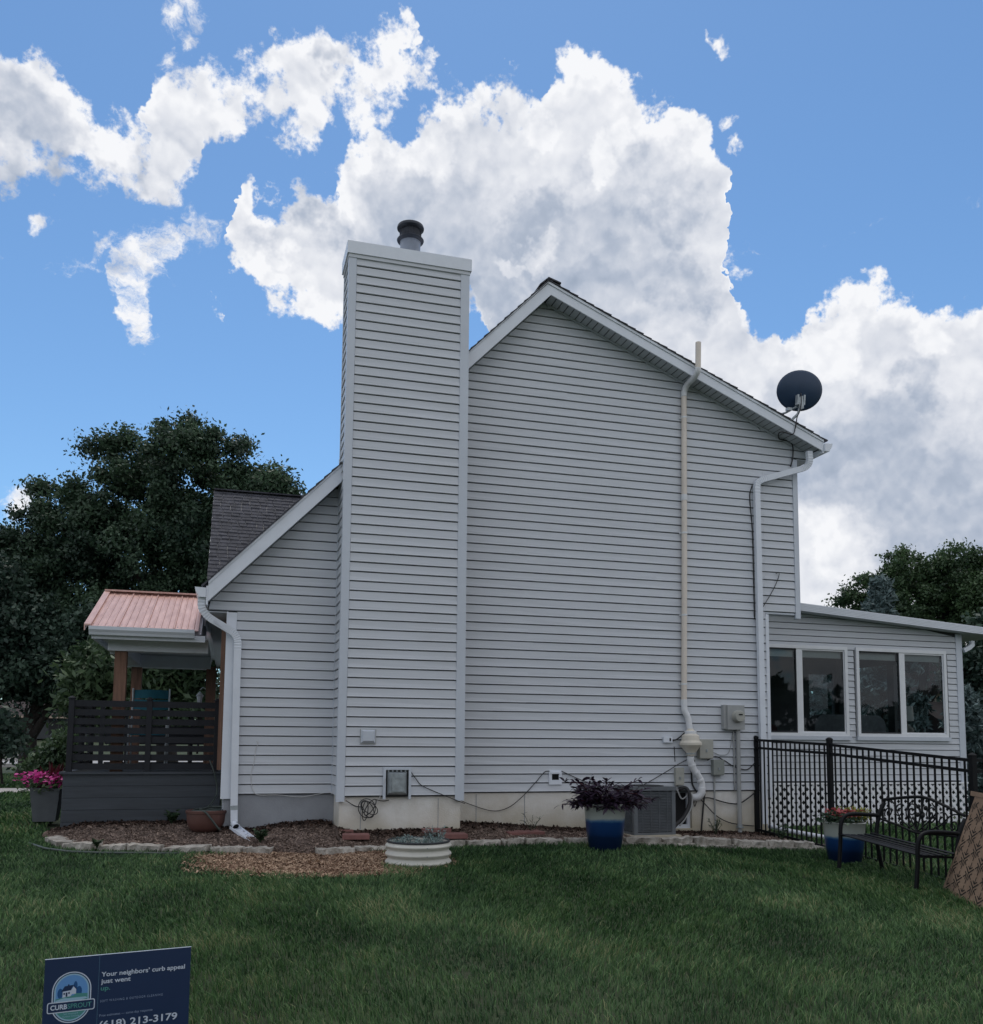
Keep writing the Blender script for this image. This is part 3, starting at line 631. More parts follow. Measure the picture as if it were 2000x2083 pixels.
for k in range(-2, 3):
    d.tube([(-2.91,-.205,2.035+k*.012),(-2.76,-.138,1.945+k*.012)], .003, 5)
d.build('downspout_offset', M['white'], lds)
d = MB(); d.tube([(-2.612,-.075,-.12),(-2.61,-.078,-.17)], 1.06, prof=rect, ref=(0,1,0)); d.build('strap', M['galv'], lds)
d = MB(); d.tube([(-2.61,-.078,-.17),(-2.605,-.085,-.31)], .97, prof=rect, ref=(0,1,0)); d.build('boot', M['drainwhite'], lds)
d = MB(); d.tube([(-2.605,-.085,-.31),(-2.60,-.088,-.345)], 1.05, prof=rect, ref=(0,1,0)); d.build('strap', M['galv'], lds)
rds = downspout([(4.425,-.07,4.20),(4.425,-.07,4.10),(4.43,-.07,2.78),(4.44,-.07,-.45)], [[(5.215,-.20,4.86),(5.225,-.19,4.72),(5.19,-.17,4.64),(5.12,-.15,4.605)], [(4.60,-.085,4.44),(4.50,-.075,4.405),(4.435,-.07,4.34),(4.425,-.07,4.18)]], 0)
d = MB(); d.tube([(5.13,-.15,4.61),(4.59,-.085,4.437)], 1.0, prof=rect, ref=(0,1,0)); d.build('downspout_offset', M['white'], rds)
d = MB()
for (x, z) in ((4.425, 4.10), (4.43, 2.78), (4.437,.9)):
    d.tube([(x,-.07,z-.006),(x,-.07,z+.006)], 1.03, prof=rect, ref=(0,1,0))
d.build('joint', M['white'], rds)
# front corner details seen edge-on: shutter-like door surround in cedar and brick-red
t = MB(); t.box(XL-.075, XL-.022, .35, .45, .28, 2.0); t.build('door_surround', M['cedar'], house)
t = MB(); t.box(XL-.052, XL-.003, .46, .9, .28, 2.1)
t.build('front_siding_edge', M['paver'], house)

# ------------------------------------------------------------------ sunroom
YS = 3.0
sun_r = thing('sunroom', (8.5, YS, -.95), 'low white-windowed sunroom extension with shallow metal roof behind the house', 'sunroom')
W1, W2 = (6.15, 8.20), (8.385, 10.41); WZ0, WZ1 = .80, 2.44
SX0, SX1 = 4.7, 10.80
def zs_roof(x): return 3.02-.066*(x-7.2)        # underside of the roof edge
for k in range(0, 27):
    z0 = k*L-.02; z1 = z0+L
    def top(x0, x1):
        # clip by sloping roof
        zt = zs_roof((x0+x1)/2); return zt
    segs = [(SX0, SX1-.13)] if (z1 <= WZ0+.02 or z0 >= WZ1-.08) else [(W1[1]+.03, W2[0]-.03), (W2[1]+.05, SX1-.13)]
    for (a, c) in segs:
        xclip = 7.2+(3.02-z1)/.066; xclip0 = 7.2+(3.02-z0)/.066
        cc = min(c, xclip0); cc1 = min(c, xclip)
        if cc-a < .05: continue
        course(sun_r, z0, z1, (1,0,0), (0, YS, 0), (0,-1,0), a, cc, a, max(a+.01, cc1), pr=.012)
t = MB(); t.box(SX1-.13, SX1+.01, YS-.022, YS-.002, -.2, zs_roof(SX1)); t.box(SX1-.008, SX1+.01, YS-.0018, YS+.1, -.2, zs_roof(SX1)); t.build('corner_trim', M['trim'], sun_r)
t = MB()
for (x0, x1, z0, z1) in ((SX0, SX1, -.2, WZ0-.0), (SX0, W1[0], WZ0, 2.44), (W1[1], W2[0], WZ0, 2.44), (W2[1], SX1, WZ0, 2.44)):
    t.box(x0, x1, YS+.004, YS+.10, z0, z1)
t.poly([(SX0, YS+.004, 2.44), (SX1, YS+.004, 2.44), (SX1, YS+.004, zs_roof(SX1)+.05), (SX0, YS+.004, zs_roof(SX0)+.05)], (0, .096, 0))
t.build('wall', M['backing'], sun_r)
def slider(x0, x1):
    w = MB(); fw_ = .062
    w.box(x0, x1, YS-.045, YS+.02, WZ1-fw_, WZ1); w.box(x0, x1, YS-.045, YS+.02, WZ0, WZ0+.055)
    w.box(x0, x0+fw_, YS-.045, YS+.02, WZ0+.055, WZ1-fw_); w.box(x1-fw_, x1, YS-.045, YS+.02, WZ0+.055, WZ1-fw_)
    xm = (x0+x1)/2
    w.box(xm-.055, xm+.055, YS-.030, YS+.02, WZ0+.055, WZ1-fw_)
    o = w.build('window', M['glassframe'], sun_r)
    s_ = MB(); s_.box(x0-.03, x1+.03, YS-.065, YS-.002, WZ0-.07, WZ0-.0015); s_.build('sill', M['trim'], o)
    for j, (a, c) in enumerate(((x0+fw_, xm-.055), (xm+.055, x1-fw_))):
        g = MB(); g.add([(a, YS-.005, WZ0+.055), (c, YS-.005, WZ0+.055), (c, YS-.005, WZ1-fw_), (a, YS-.005, WZ1-fw_)], [(0,1,2,3)]); g.build('pane', M['glass'], o)
        g = MB(); r_ = .028
        g.box(a, c, YS-.022, YS-.008, WZ1-fw_-r_, WZ1-fw_); g.box(a, c, YS-.022, YS-.008, WZ0+.055, WZ0+.055+r_)
        g.box(a, a+r_*.7, YS-.022, YS-.008, WZ0+.083, WZ1-fw_-r_); g.box(c-r_*.7, c, YS-.022, YS-.008, WZ0+.083, WZ1-fw_-r_)
        g.build('sash', M['glassframe'] if j else M['rubber'], o)
        g = MB(); g.box(a+.02, c-.02, YS+.05, YS+.09, WZ1-fw_-.15, WZ1-fw_-.01); g.build('blind', M['shade'], o)
    return o
slider(*W1); slider(*W2)
# roof
rf = MB()
for k in range(5):
    rf.poly([(4.7, YS-.30-.004*k, zs_roof(4.7)+.027*k), (11.6, YS-.30-.004*k, zs_roof(11.6)+.027*k), (11.6, YS-.30-.004*k, zs_roof(11.6)+.027*k+.025), (4.7, YS-.30-.004*k, zs_roof(4.7)+.027*k+.025)], (0, .03+.004*k, 0))
rf.build('roof_edge', M['white'], sun_r)
rf = MB(); rf.poly([(4.7, YS-.268, zs_roof(4.7)+.01), (11.6, YS-.268, zs_roof(11.6)+.01), (11.6, YS-.268, zs_roof(11.6)+.125), (4.7, YS-.268, zs_roof(4.7)+.125)], (0, 4.6, 0)); rf.build('roof', M['soffit'], sun_r)
rf = MB(); rf.tube([(11.02, YS-.05, 2.66), (11.02, YS-.05, 2.58), (10.95, YS-.05, 2.53), (10.83, YS-.04, 2.47)], 1.0, prof=rect, ref=(0,1,0)); rf.build('downspout', M['white'], sun_r)
# other walls: rear wall has two big openings through which the garden shows
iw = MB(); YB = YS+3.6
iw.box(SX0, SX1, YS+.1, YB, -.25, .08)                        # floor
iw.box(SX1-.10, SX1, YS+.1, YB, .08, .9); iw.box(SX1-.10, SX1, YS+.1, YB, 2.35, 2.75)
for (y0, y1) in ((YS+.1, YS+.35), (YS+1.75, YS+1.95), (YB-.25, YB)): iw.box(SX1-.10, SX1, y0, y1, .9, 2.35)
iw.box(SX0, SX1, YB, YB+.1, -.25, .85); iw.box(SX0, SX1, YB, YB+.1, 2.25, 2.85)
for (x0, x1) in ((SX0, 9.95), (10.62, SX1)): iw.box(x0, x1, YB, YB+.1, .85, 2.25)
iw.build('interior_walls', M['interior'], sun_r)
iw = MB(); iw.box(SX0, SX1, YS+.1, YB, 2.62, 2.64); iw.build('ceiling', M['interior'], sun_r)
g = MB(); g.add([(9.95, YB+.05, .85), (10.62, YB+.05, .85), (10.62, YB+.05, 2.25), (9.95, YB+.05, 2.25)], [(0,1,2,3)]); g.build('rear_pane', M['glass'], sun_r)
# furniture
sofa = thing('sofa', (8.6, YS+1.2, .08), 'grey sofa with rounded back seen through the sunroom windows', 'sofa')
def cushion(x0, x1, y0, y1, z0, z1, r, name, par, mt):
    c = MB(); n_ = 6; pts = []
    for (cx, cz, a0) in ((x1-r, z1-r, 0), (x0+r, z1-r, 90), (x0+r*.3, z0+r*.3, 180), (x1-r*.3, z0+r*.3, 270)):
        rr = r if cz > (z0+z1)/2 else r*.3
        for i in range(n_+1):
            a = math.radians(a0+90*i/n_); pts.append((cx+rr*math.cos(a), y0, cz+rr*math.sin(a)))
    c.poly(pts, (0, y1-y0, 0)); return c.build(name, mt, par)
cushion(8.0, 9.6, YS+.7, YS+.95, .3, 1.22, .22, 'backrest', sofa, M['fabric'])
cushion(8.0, 9.6, YS+.95, YS+1.6, .3, .55, .08, 'seat', sofa, M['fabric'])
arm = thing('armchair', (6.9, YS+1.0, .08), 'low brown armchair behind the left sunroom window', 'armchair')
cushion(6.6, 7.25, YS+.8, YS+1.4, .2, 1.02, .12, 'backrest', arm, M['leaf_red'])
tb = thing('side_table', (9.95, YS+.7, .08), 'dark side table under the white lamp in the sunroom', 'table')
c = MB(); c.box(9.6, 10.3, YS+.45, YS+.95, .80, .83); c.build('table_top', M['cedar'], tb)
for (x, y) in ((9.63,YS+.48),(10.27,YS+.48),(9.63,YS+.92),(10.27,YS+.92)):
    c = MB(); c.box(x-.02, x+.02, y-.02, y+.02, .08, .798); c.build('leg', M['cedar'], tb)
lp = thing('table_lamp', (10.07, YS+.7, .83), 'table lamp with white drum shade behind the right sunroom window', 'lamp')
c = MB(); c.lathe((10.07, YS+.7, .83), [(.07,0),(.14,.06),(.15,.12),(.08,.20),(.025,.24),(.02,.30)], 20); c.build('base', M['stone'], lp, True)
c = MB(); c.lathe((10.07, YS+.7, .83), [(.15,.29),(.135,.58),(.13,.58),(.145,.29)], 24); c.build('lamp_shade', M['shade'], lp, True)
c = MB(); c.lathe((10.07, YS+.7, .83), [(.006,.58),(.012,.62),(0,.64)], 8); c.build('finial', M['galv'], lp)
# lattice skirt: strips crossing at 45 degrees, each strip its own part
lat = thing('lattice_skirt', (8.7, YS-.08, -.9), 'white diagonal garden lattice under the sunroom behind the black fence', 'lattice')
LX0, LX1, LZ0, LZ1 = 4.8, 10.72, -.93, -.065
pitch = .155; hw = .0265
def clipseg(c_, s):       # line x - s*z = c_, within rectangle
    pts = []
    for z in (LZ0, LZ1):
        pts.append((c_+s*z, z))
    (xa, za), (xb, zb) = pts
    if xa > xb: (xa, za), (xb, zb) = (xb, zb), (xa, za)
    if xb < LX0 or xa > LX1: return None
    def zat(x): return za+(zb-za)*(x-xa)/(xb-xa)
    if xa < LX0: xa, za = LX0, zat(LX0)
    if xb > LX1: xb2 = LX1; zb2 = zat(LX1); xb, zb = xb2, zb2
    return (xa, za), (xb, zb)
for s_, y in ((1, YS-.070), (-1, YS-.080)):
    c0 = LX0-1.2
    while c0 < LX1+1.2:
        q = clipseg(c0, s_)
        if q and abs(q[0][0]-q[1][0]) > .04:
            l_ = MB(); l_.bar((q[0][0], y, q[0][1]), (q[1][0], y, q[1][1]), hw*2, .006, (0, 1, 0)) if False else None
            dx = hw*math.sqrt(2)
            (xa, za), (xb, zb) = q
            l_ = MB(); l_.poly([(xa-dx, y, za), (xa+dx, y, za), (xb+dx, y, zb), (xb-dx, y, zb)], (0, -.006, 0)); l_.build('lattice_strip', M['lattice'], lat)
        c0 += pitch
l_ = MB(); l_.box(LX0, LX1+.04, YS-.095, YS-.05, LZ1, LZ1+.03); l_.box(LX0, LX1+.04, YS-.095, YS-.05, LZ0-.03, LZ0); l_.build('lattice_frame', M['lattice'], lat)
l_ = MB(); l_.box(LX0, LX1, YS+.3, YS+.32, -1, -.1); l_.build('crawlspace_panel', M['acdark'], lat)
# ------------------------------------------------------------------ porch
porch = thing('front_porch', (-3.7, 2.2, -.38), 'front porch with pink copper metal roof on brown cedar posts over a grey deck', 'porch')
DY, DX0, DX1, DZ = .80, -4.60, -2.78, .24
for i in range(5):
    z1 = DZ-.025-i*.143; b = MB()
    b.box(DX0+.02, DX1+.0, DY, DY+.02, max(z1-.139, -.62), z1); b.build('fascia_board', M['trex'], porch)
for i in range(5):
    z1 = DZ-.025-i*.143; b = MB(); b.box(DX0, DX0+.0195, DY+.0, 4.0, max(z1-.139, -.62), z1); b.build('fascia_board', M['trex'], porch)
b = MB(); b.box(DX0-.04, DX1, DY-.03, DY+.11, DZ-.024, DZ+.004); b.build('deck_edge_board', M['trex'], porch)
for i in range(22):
    b = MB(); y = DY+.115+i*.14; b.box(DX0-.04, DX1, y, y+.134, DZ-.024, DZ+.002); b.build('deck_board', M['trex'], porch)
b = MB(); b.box(DX0+.05, DX1, DY+.04, 3.95, -.6, DZ-.03); b.build('deck_frame', M['acdark'], porch)
for (x, y) in ((-4.03, 1.02), (-4.03, 3.10), (-2.98, 3.10)):
    b = MB(); b.box(x-.07, x+.07, y-.07, y+.07, DZ, 1.74); b.build('post', M['cedar'], porch)
b = MB(); b.box(-4.18, -2.99, .90, 1.14, 1.74, 1.90); b.box(-4.18, -2.99, 3.0, 3.24, 1.70, 1.88); b.box(-4.18, -3.98, 1.14, 3.0, 1.72, 1.885); b.build('beam', M['white'], porch)
b = MB(); b.box(-4.27, -2.99, .62, 3.9, 1.885, 1.90); b.build('ceiling', M['soffit'], porch)
b = MB(); b.box(-4.30, -3.02, .55, .575, 1.845, 1.925); b.box(-4.325, -4.302, .55, 3.9, 1.845, 1.925); b.build('fascia', M['white'], porch)
# gutter along the eave, running in X
g = MB(); pr = [(0,0),(.075,0),(.09,.03),(.115,.06),(.12,.10),(.11,.10),(.1,.07),(.006,.01),(.006,.10),(0,.10)]
g.poly([(-4.345, .545-a, 1.885+c) for a, c in pr], (1.20, 0, 0)); g.build('gutter', M['white'], porch)
PY0, PZ0, PY1, PZ1 = .50, 1.985, 2.2, 2.665
# ribbed panels: each sheet is a part
def panel(x0, x1):
    p = MB(); ribs = 4; xs_ = []
    w = (x1-x0)/ribs
    prof = []
    for i in range(ribs):
        a = x0+i*w; hi = .018 if i == 0 else .008
        prof += [(a, .0 if i else .0), (a+w*.10, hi), (a+w*.24, hi), (a+w*.34, 0), (a+w*.97, 0)]
    prof.append((x1, 0))
    def at(x, dz, t): 
        sh = -.10*(1-t)*0
        return (x+sh, PY0+(PY1-PY0)*t, PZ0+(PZ1-PZ0)*t+dz)
    vs = [at(x, dz, 0) for x, dz in prof]+[at(x, dz, 1) for x, dz in prof]+[at(x, dz-.01, 0) for x, dz in prof]
    n_ = len(prof)
    fs = [(i, i+1, n_+i+1, n_+i) for i in range(n_-1)]+[(2*n_+i, 2*n_+i+1, i+1, i) for i in range(n_-1)]
    p.add(vs, fs); p.build('roof_panel', M['copper'], porch)
pxs = [-4.36, -4.04, -3.72, -3.40, -3.10]
for a, c in zip(pxs[:-1], pxs[1:]): panel(a, c-.002)
b = MB(); b.bar((-4.40, PY1, PZ1+.018), (-3.06, PY1, PZ1+.018), .16, .022); b.build('ridge_cap', M['copper'], porch)
b = MB(); b.poly([(-4.405, PY0-.01, PZ0+.012), (-4.405, PY1, PZ1+.012), (-4.405, PY1, PZ1+.03), (-4.405, PY0-.01, PZ0+.03)], (.075, 0, 0)); b.poly([(-4.405, PY0-.01, PZ0-.05), (-4.405, PY1, PZ1-.05), (-4.405, PY1, PZ1+.012), (-4.405, PY0-.01, PZ0+.012)], (.012, 0, 0)); b.build('rake_trim', M['copper'], porch)
b = MB(); b.poly([(-4.32, PY0+.05, PZ0-.045), (-4.32, PY1, PZ1-.03), (-4.32, 2*PY1-PY0, PZ0-.03)], (1.25, 0, 0)); b.build('roof_body', M['white'], porch)
b = MB()
b.poly([(-4.36, PY1, PZ1), (-4.36, 2*PY1-PY0, PZ0), (-3.1, 2*PY1-PY0, PZ0), (-3.1, PY1, PZ1)], (0, 0, -.012)); b.build('rear_roof_sheet', M['copper'], porch)
b = MB()
for x in pxs[:-1]:
    for t_ in (.02, .98): b.lathe((x+.05, PY0+(PY1-PY0)*t_, PZ0+(PZ1-PZ0)*t_+.018), [(.008,0),(.008,.006),(0,.008)], 6)
b.build('screw', M['galv'], porch, kind='stuff')
# railing
rl = thing('deck_railing', (-3.7, DY+.05, DZ), 'dark horizontal slat railing along the side of the raised porch deck', 'railing')
ry = DY+.045
for x in (-4.545, -3.655, -2.845):
    b = MB(); b.box(x-.032, x+.032, ry-.032, ry+.032, DZ, 1.13); b.lathe((x, ry, 1.13), [(.048,0),(.048,.012),(.03,.02),(.018,.032),(0,.036)], 12); b.build('post', M['rail'], rl)
for i in range(8):
    z = 1.075-i*.1095
    for (a, c) in ((-4.512, -3.688), (-3.622, -2.878)):
        b = MB(); b.box(a, c, ry-.010, ry+.010, z-.038, z+.038); b.build('slat', M['rail'], rl)
rl2 = thing('deck_railing', (-4.55, 2.3, DZ), 'dark slat railing along the street side of the porch deck', 'railing')
for y in (1.75, 2.6, 3.7):
    b = MB(); b.box(-4.577, -4.513, y-.032, y+.032, DZ, 1.15); b.build('post', M['rail'], rl2)
for i in range(8):
    z = 1.075-i*.1095
    for (a, c) in ((ry+.034, 1.717), (1.783, 2.567)):
        b = MB(); b.box(-4.555, -4.535, a, c, z-.038, z+.038); b.build('slat', M['rail'], rl2)
rl3 = thing('deck_railing', (-3.7, 3.72, DZ), 'dark slat railing on the far side of the porch deck behind the chair', 'railing')
for i in range(8):
    z = 1.035-i*.1095; b = MB(); b.box(-4.50, -2.95, 3.70, 3.72, z-.030, z+.030); b.build('slat', M['rail'], rl3)
for x in (-4.2, -3.9, -3.25):
    b = MB(); b.box(x-.02, x+.02, 3.722, 3.75, DZ, 1.08); b.build('post', M['rail'], rl3)
# teal chair
tc_ = thing('patio_chair', (-3.75, 2.3, DZ), 'tall patio chair with teal canvas back on the porch', 'chair')
b = MB(); P = arc([(-3.98,2.35,1.33),(-3.76,2.31,1.335),(-3.53,2.35,1.33)], 6)
for a, c in zip(P[:-1], P[1:]): b.poly([a, c, c-Vector((0,.02,.12)), a-Vector((0,.02,.12))], (0, .012, 0))
P = arc([(-3.98,2.33,1.20),(-3.76,2.28,1.19),(-3.53,2.33,1.20)], 6)
for a, c in zip(P[:-1], P[1:]): b.poly([a, c, c-Vector((0,.02,.14)), a-Vector((0,.02,.14))], (0, .012, 0))
b.build('canvas_back', M['teal'], tc_)
for x in (-3.995, -3.515):
    b = MB(); b.tube([(x,2.34,1.35),(x,2.30,.75),(x,2.36,.25)], .012, 8); b.build('back_leg', M['galv'], tc_)
    b = MB(); b.tube([(x,2.30,.93),(x,1.95,.90),(x,1.85,.25)], .012, 8); b.build('front_leg', M['galv'], tc_)
b = MB(); b.box(-3.98, -3.53, 1.88, 2.30, .70, .72); b.build('seat', M['teal'], tc_)
# wall lantern and small downspout beyond
ln = thing('wall_lantern', (-3.06, 3.3, 1.30), 'small white wall lantern beside the back porch post', 'lantern')
b = MB(); b.lathe((-3.14, 3.3, 1.30), [(.03,-.10),(.045,0),(.06,.01),(.02,.06),(0,.08)], 6); b.build('lantern_body', M['white'], ln)
b = MB(); b.tube([(-3.14,3.3,1.40),(-3.10,3.3,1.44),(-3.03,3.3,1.40)], .008, 6); b.build('bracket', M['white'], ln)

# ------------------------------------------------------------------ utilities on the wall
def cable(name, pts, label, r=.005, mt='cable', n_=10, group=None):
    b = MB(); b.tube(arc(pts, n_), r, 6); o = b.build(name, M[mt], None, True); return tag(o, label, 'cable', group)
pv = thing('vent_pipe', (3.30, -.06, -.05), 'tall weathered tan vent pipe running up the gable wall past the roof', 'pipe')
def cyl(a, c, r, name, mt, par, n_=16): b = MB(); b.tube([a, c], r, n_); return b.build(name, mt, par, 'auto')
cyl((3.296,-.062,5.50), (3.268,-.062,3.0), .039, 'pipe', M['pvc_tan'], pv); cyl((3.268,-.062,3.0), (3.238,-.062,1.20), .039, 'pipe', M['pvc_tan'], pv)
for z, x in ((5.2,3.293),(3.55,3.275),(2.4,3.26),(1.45,3.242)):
    b = MB(); b.tube([(x,-.062,z-.012),(x,-.062,z+.012)], .0425, 16); b.box(x-.058,x+.058,-.026,-.02,z-.012,z+.012); b.build('pipe_strap', M['pvc'], pv)
for z, x in ((4.05,3.28),(1.20,3.238)): cyl((x,-.062,z-.04), (x,-.062,z+.04), .044, 'coupling', M['pvc'], pv)
b = MB(); b.tube(arc([(3.296,-.062,5.50),(3.300,-.066,5.58),(3.318,-.13,5.66),(3.332,-.30,5.70),(3.338,-.37,5.74),(3.340,-.39,5.80)], 6), .042, 16); b.build('elbow', M['pvc'], pv, True)
cyl((3.340,-.39,5.79), (3.349,-.39,6.16), .039, 'top_pipe', M['pvc_tan'], pv)
b = MB(); b.tube(arc([(3.238,-.062,1.17),(3.245,-.066,1.08),(3.285,-.075,1.00),(3.30,-.08,.90),(3.305,-.085,.83)], 6), .043, 16); b.build('elbow', M['pvc'], pv, True)
fx, fy = 3.292, -.13
b = MB(); b.lathe((fx, fy, .555), [(.040,.29),(.045,.27),(.078,.25),(.082,.22),(.115,.195),(.122,.13),(.150,.10),(.150,.07),(.115,.03),(.065,-.03),(.058,-.07),(.045,-.075)], 32); b.build('fan_housing', M['fan'], pv, 'auto')
b = MB(); b.lathe((fx, fy, .555), [(.0825,.205),(.0835,.25),(.079,.256)], 32); b.build('clamp', M['pvc'], pv)
b = MB(); b.lathe((fx, fy, .555), [(.060,-.025),(.064,-.03),(.064,-.055),(.058,-.06)], 32); b.build('clamp', M['galv'], pv)
b = MB(); b.tube(arc([(fx,fy,.47),(3.295,-.125,.40),(3.34,-.115,.30),(3.42,-.105,.20),(3.465,-.10,.11),(3.465,-.10,.02)], 8), .046, 18); b.build('lower_pipe', M['pvc'], pv, True)
b = MB(); b.tube(arc([(3.465,-.10,.04),(3.462,-.095,-.02),(3.42,-.07,-.075),(3.36,-.02,-.085)], 8), .052, 18); b.build('lower_elbow', M['pvc'], pv, True)
for (x, y, z, t_) in ((3.31,-.12,.37,(.35,0,-1)),(3.37,-.11,.27,(.7,0,-1)),(3.435,-.105,.17,(.5,0,-1)),(3.466,-.10,.06,(0,0,-1))):
    b = MB(); b.lathe((x,y,z), [(.048,0),(.052,.006),(.052,.03),(.048,.036)], 24, axis=t_); b.build('coupling', M['pvc'], pv)
# meter
em = thing('electric_meter', (3.99, -.08, .84), 'grey electric meter box with round glass dial beside the right downspout', 'meter')
b = MB(); b.box(3.83, 3.872, -.085, -.001, .85, 1.18); b.box(3.8725, 4.135, -.115, -.001, .84, 1.175); b.build('meter_box', M['meter'], em)
b = MB(); b.lathe((4.02,-.116,1.02), [(.085,0),(.085,.018),(.078,.02),(.078,.07),(.070,.085),(0,.088)], 32, axis=(0,-1,0)); b.build('dial_cover', M['utility_light'], em, 'auto')
b = MB(); b.box(3.99, 4.05, -.2075, -.204, 1.035, 1.053); b.build('display', M['black'], em)
b = MB(); b.tube([(4.066,-.05,.84),(4.068,-.05,-.62)], .029, 14); b.build('conduit', M['meter'], em, 'auto')
b = MB(); b.lathe((4.068,-.05,-.50), [(.034,0),(.034,.05)], 14); b.box(4.03, 4.105, -.095, -.02, -.50, -.485); b.build('conduit_clamp', M['galv'], em)
def ubox(name, x0, x1, z0, z1, d, label, mt='utility', lid=True):
    o = thing(name, ((x0+x1)/2, -.01, z0), label, 'utility box')
    b = MB(); b.box(x0, x1, -d, -.001, z0, z1); b.build('box', M[mt], o)
    b = MB(); b.box(x0-.006, x1+.006, -d-.012, -d-.0005, z0+.01, z1+.004); b.build('cover', M[mt], o)
    b = MB(); b.box((x0+x1)/2-.012, (x0+x1)/2+.012, -d-.02, -d-.0125, z0+(z1-z0)*.35, z0+(z1-z0)*.5); b.build('latch', M['galv'], o)
    return o
ubox('utility_box', 3.455, 3.645, .44, .70, .09, 'beige stained telephone box right behind the vent pipe fan', 'utility_light')
ubox('utility_box', 3.66, 3.81, .215, .425, .09, 'dark grey-green service box right of the bent white pipe', 'utility')
ubox('utility_box', 3.10, 3.21, .08, .315, .07, 'pale green disconnect box above the basement window', 'utility_light')
o = thing('outlet_box', (3.0, 0, .66), 'small white covered outlet left of the vent pipe fan', 'outlet'); b = MB(); b.box(2.935, 3.065, -.05, -.001, .655, .735); b.build('box', M['white'], o)
b = MB(); b.box(3.02, 3.04, -.056, -.0505, .675, .715); b.build('socket', M['black'], o)
o = thing('hose_outlet', (1.39, 0, .1), 'square white siding outlet with dark recess on the main wall', 'outlet')
b = MB(); b.box(1.305, 1.48, -.03, -.001, .10, .16); b.box(1.305, 1.48, -.03, -.001, .235, .285); b.box(1.305, 1.345, -.03, -.001, .16, .235); b.box(1.44, 1.48, -.03, -.001, .16, .235); b.build('frame', M['white'], o)
b = MB(); b.box(1.345, 1.44, -.02, -.001, .16, .235); b.build('recess', M['black'], o)
b = MB(); b.box(1.33, 1.455, -.045, -.0305, .24, .262); b.build('hood', M['white'], o)
# chimney vents
o = thing('exhaust_hood', (-1.14, CY, .62), 'small square pyramid vent cover on the chimney chase', 'vent')
b = MB(); b.box(-1.232,-1.048,CY-.024,CY-.001,.606,.782); b.build('shade_grey_block', M['meter'], o)  # darker grey block stands in for the shadow around the cover
b = MB(); b.add([(-1.225,CY-.0245,.615),(-1.055,CY-.0245,.615),(-1.055,CY-.0245,.775),(-1.225,CY-.0245,.775),(-1.20,CY-.07,.645),(-1.08,CY-.07,.645),(-1.08,CY-.07,.755),(-1.20,CY-.07,.755)], [(0,1,5,4),(1,2,6,5),(2,3,7,6),(3,0,4,7),(4,5,6,7)]); b.build('cover', M['trim'], o)
o = thing('fireplace_vent', (-.79, CY, 0), 'galvanised fireplace vent box in a white frame low on the chimney', 'vent')
b = MB(); b.box(-.955,-.925,CY-.045,CY-.001,-.03,.335); b.box(-.655,-.625,CY-.045,CY-.001,-.03,.335); b.box(-.9245,-.6555,CY-.045,CY-.001,.31,.335); b.build('frame', M['trim'], o)
b = MB(); b.box(-.9245,-.6555,CY-.03,CY-.001,.0,.3095); b.build('back_plate', M['acdark'], o)
b = MB(); b.add([(-.905,CY-.031,.02),(-.675,CY-.031,.02),(-.675,CY-.031,.285),(-.905,CY-.031,.285),(-.88,CY-.085,.05),(-.70,CY-.085,.05),(-.70,CY-.085,.262),(-.88,CY-.085,.262)], [(0,1,5,4),(1,2,6,5),(2,3,7,6),(3,0,4,7),(4,5,6,7)]); b.build('outer_box', M['galv'], o)
b = MB(); b.box(-.862,-.718,CY-.10,CY-.0855,.06,.225); b.build('heat_shield', M['galv'], o)
for x in (-.895, -.845, -.795, -.745, -.695): 
    b = MB(); b.box(x-.008, x+.008, CY-.05, CY-.031, .288, .304); b.build('louver', M['galv'], o)
# dish
ds_ = thing('satellite_dish', (5.0, -.15, 5.1), 'dark blue satellite dish on a bent arm at the right roof edge', 'satellite dish')
dc = Vector((5.14, -.12, 5.785)); dn = Vector((.18, .93, .33)).normalized()
ex = Vector((1, -.12, 0)).normalized(); ex = (ex-dn*ex.dot(dn)).normalized(); ey = dn.cross(ex)
b = MB(); vs = []; rn = 10; an = 40
for side_ in (0, 1):
    for i in range(rn+1):
        q = i/rn
        for j in range(an):
            a = 2*math.pi*j/an
            vs.append(dc+ex*math.cos(a)*.345*q+ey*math.sin(a)*.29*q+dn*(.065*q*q-.065+(.006 if side_ else 0)))
fs = []
for side_ in (0, 1):
    o_ = side_*(rn+1)*an
    for i in range(rn):
        for j in range(an): fs.append((o_+i*an+j, o_+i*an+(j+1) % an, o_+(i+1)*an+(j+1) % an, o_+(i+1)*an+j))
for j in range(an): fs.append((rn*an+j, rn*an+(j+1) % an, (rn+1)*an+rn*an+(j+1) % an, (rn+1)*an+rn*an+j))
b.add(vs, fs); b.build('reflector', M['dish'], ds_, True)
b = MB(); b.tube(arc([(4.90,-.16,5.22),(4.97,-.18,5.32),(5.045,-.20,5.40),(5.075,-.20,5.50),(5.085,-.19,5.62)], 6), .019, 12); b.build('mast', M['galv'], ds_, True)
b = MB(); b.obox((5.085,-.215,5.56), (.035,0,.01), (0,.02,0), (-.005,0,.09)); b.obox((5.03,-.215,5.60), (.012,0,0), (0,.03,0), (.006,0,.075)); b.obox((5.145,-.20,5.61), (.012,0,0), (0,.03,0), (.006,0,.075)); b.build('bracket', M['galv'], ds_)
b = MB(); b.tube([(5.04,-.19,5.51),(4.95,-.05,5.46),(4.90,.1,5.47)], .016, 8); b.obox((4.93,-.15,5.47), (.035,0,.0), (0,.03,0), (-.0,0,.02)); b.build('feed_arm', M['galv'], ds_)
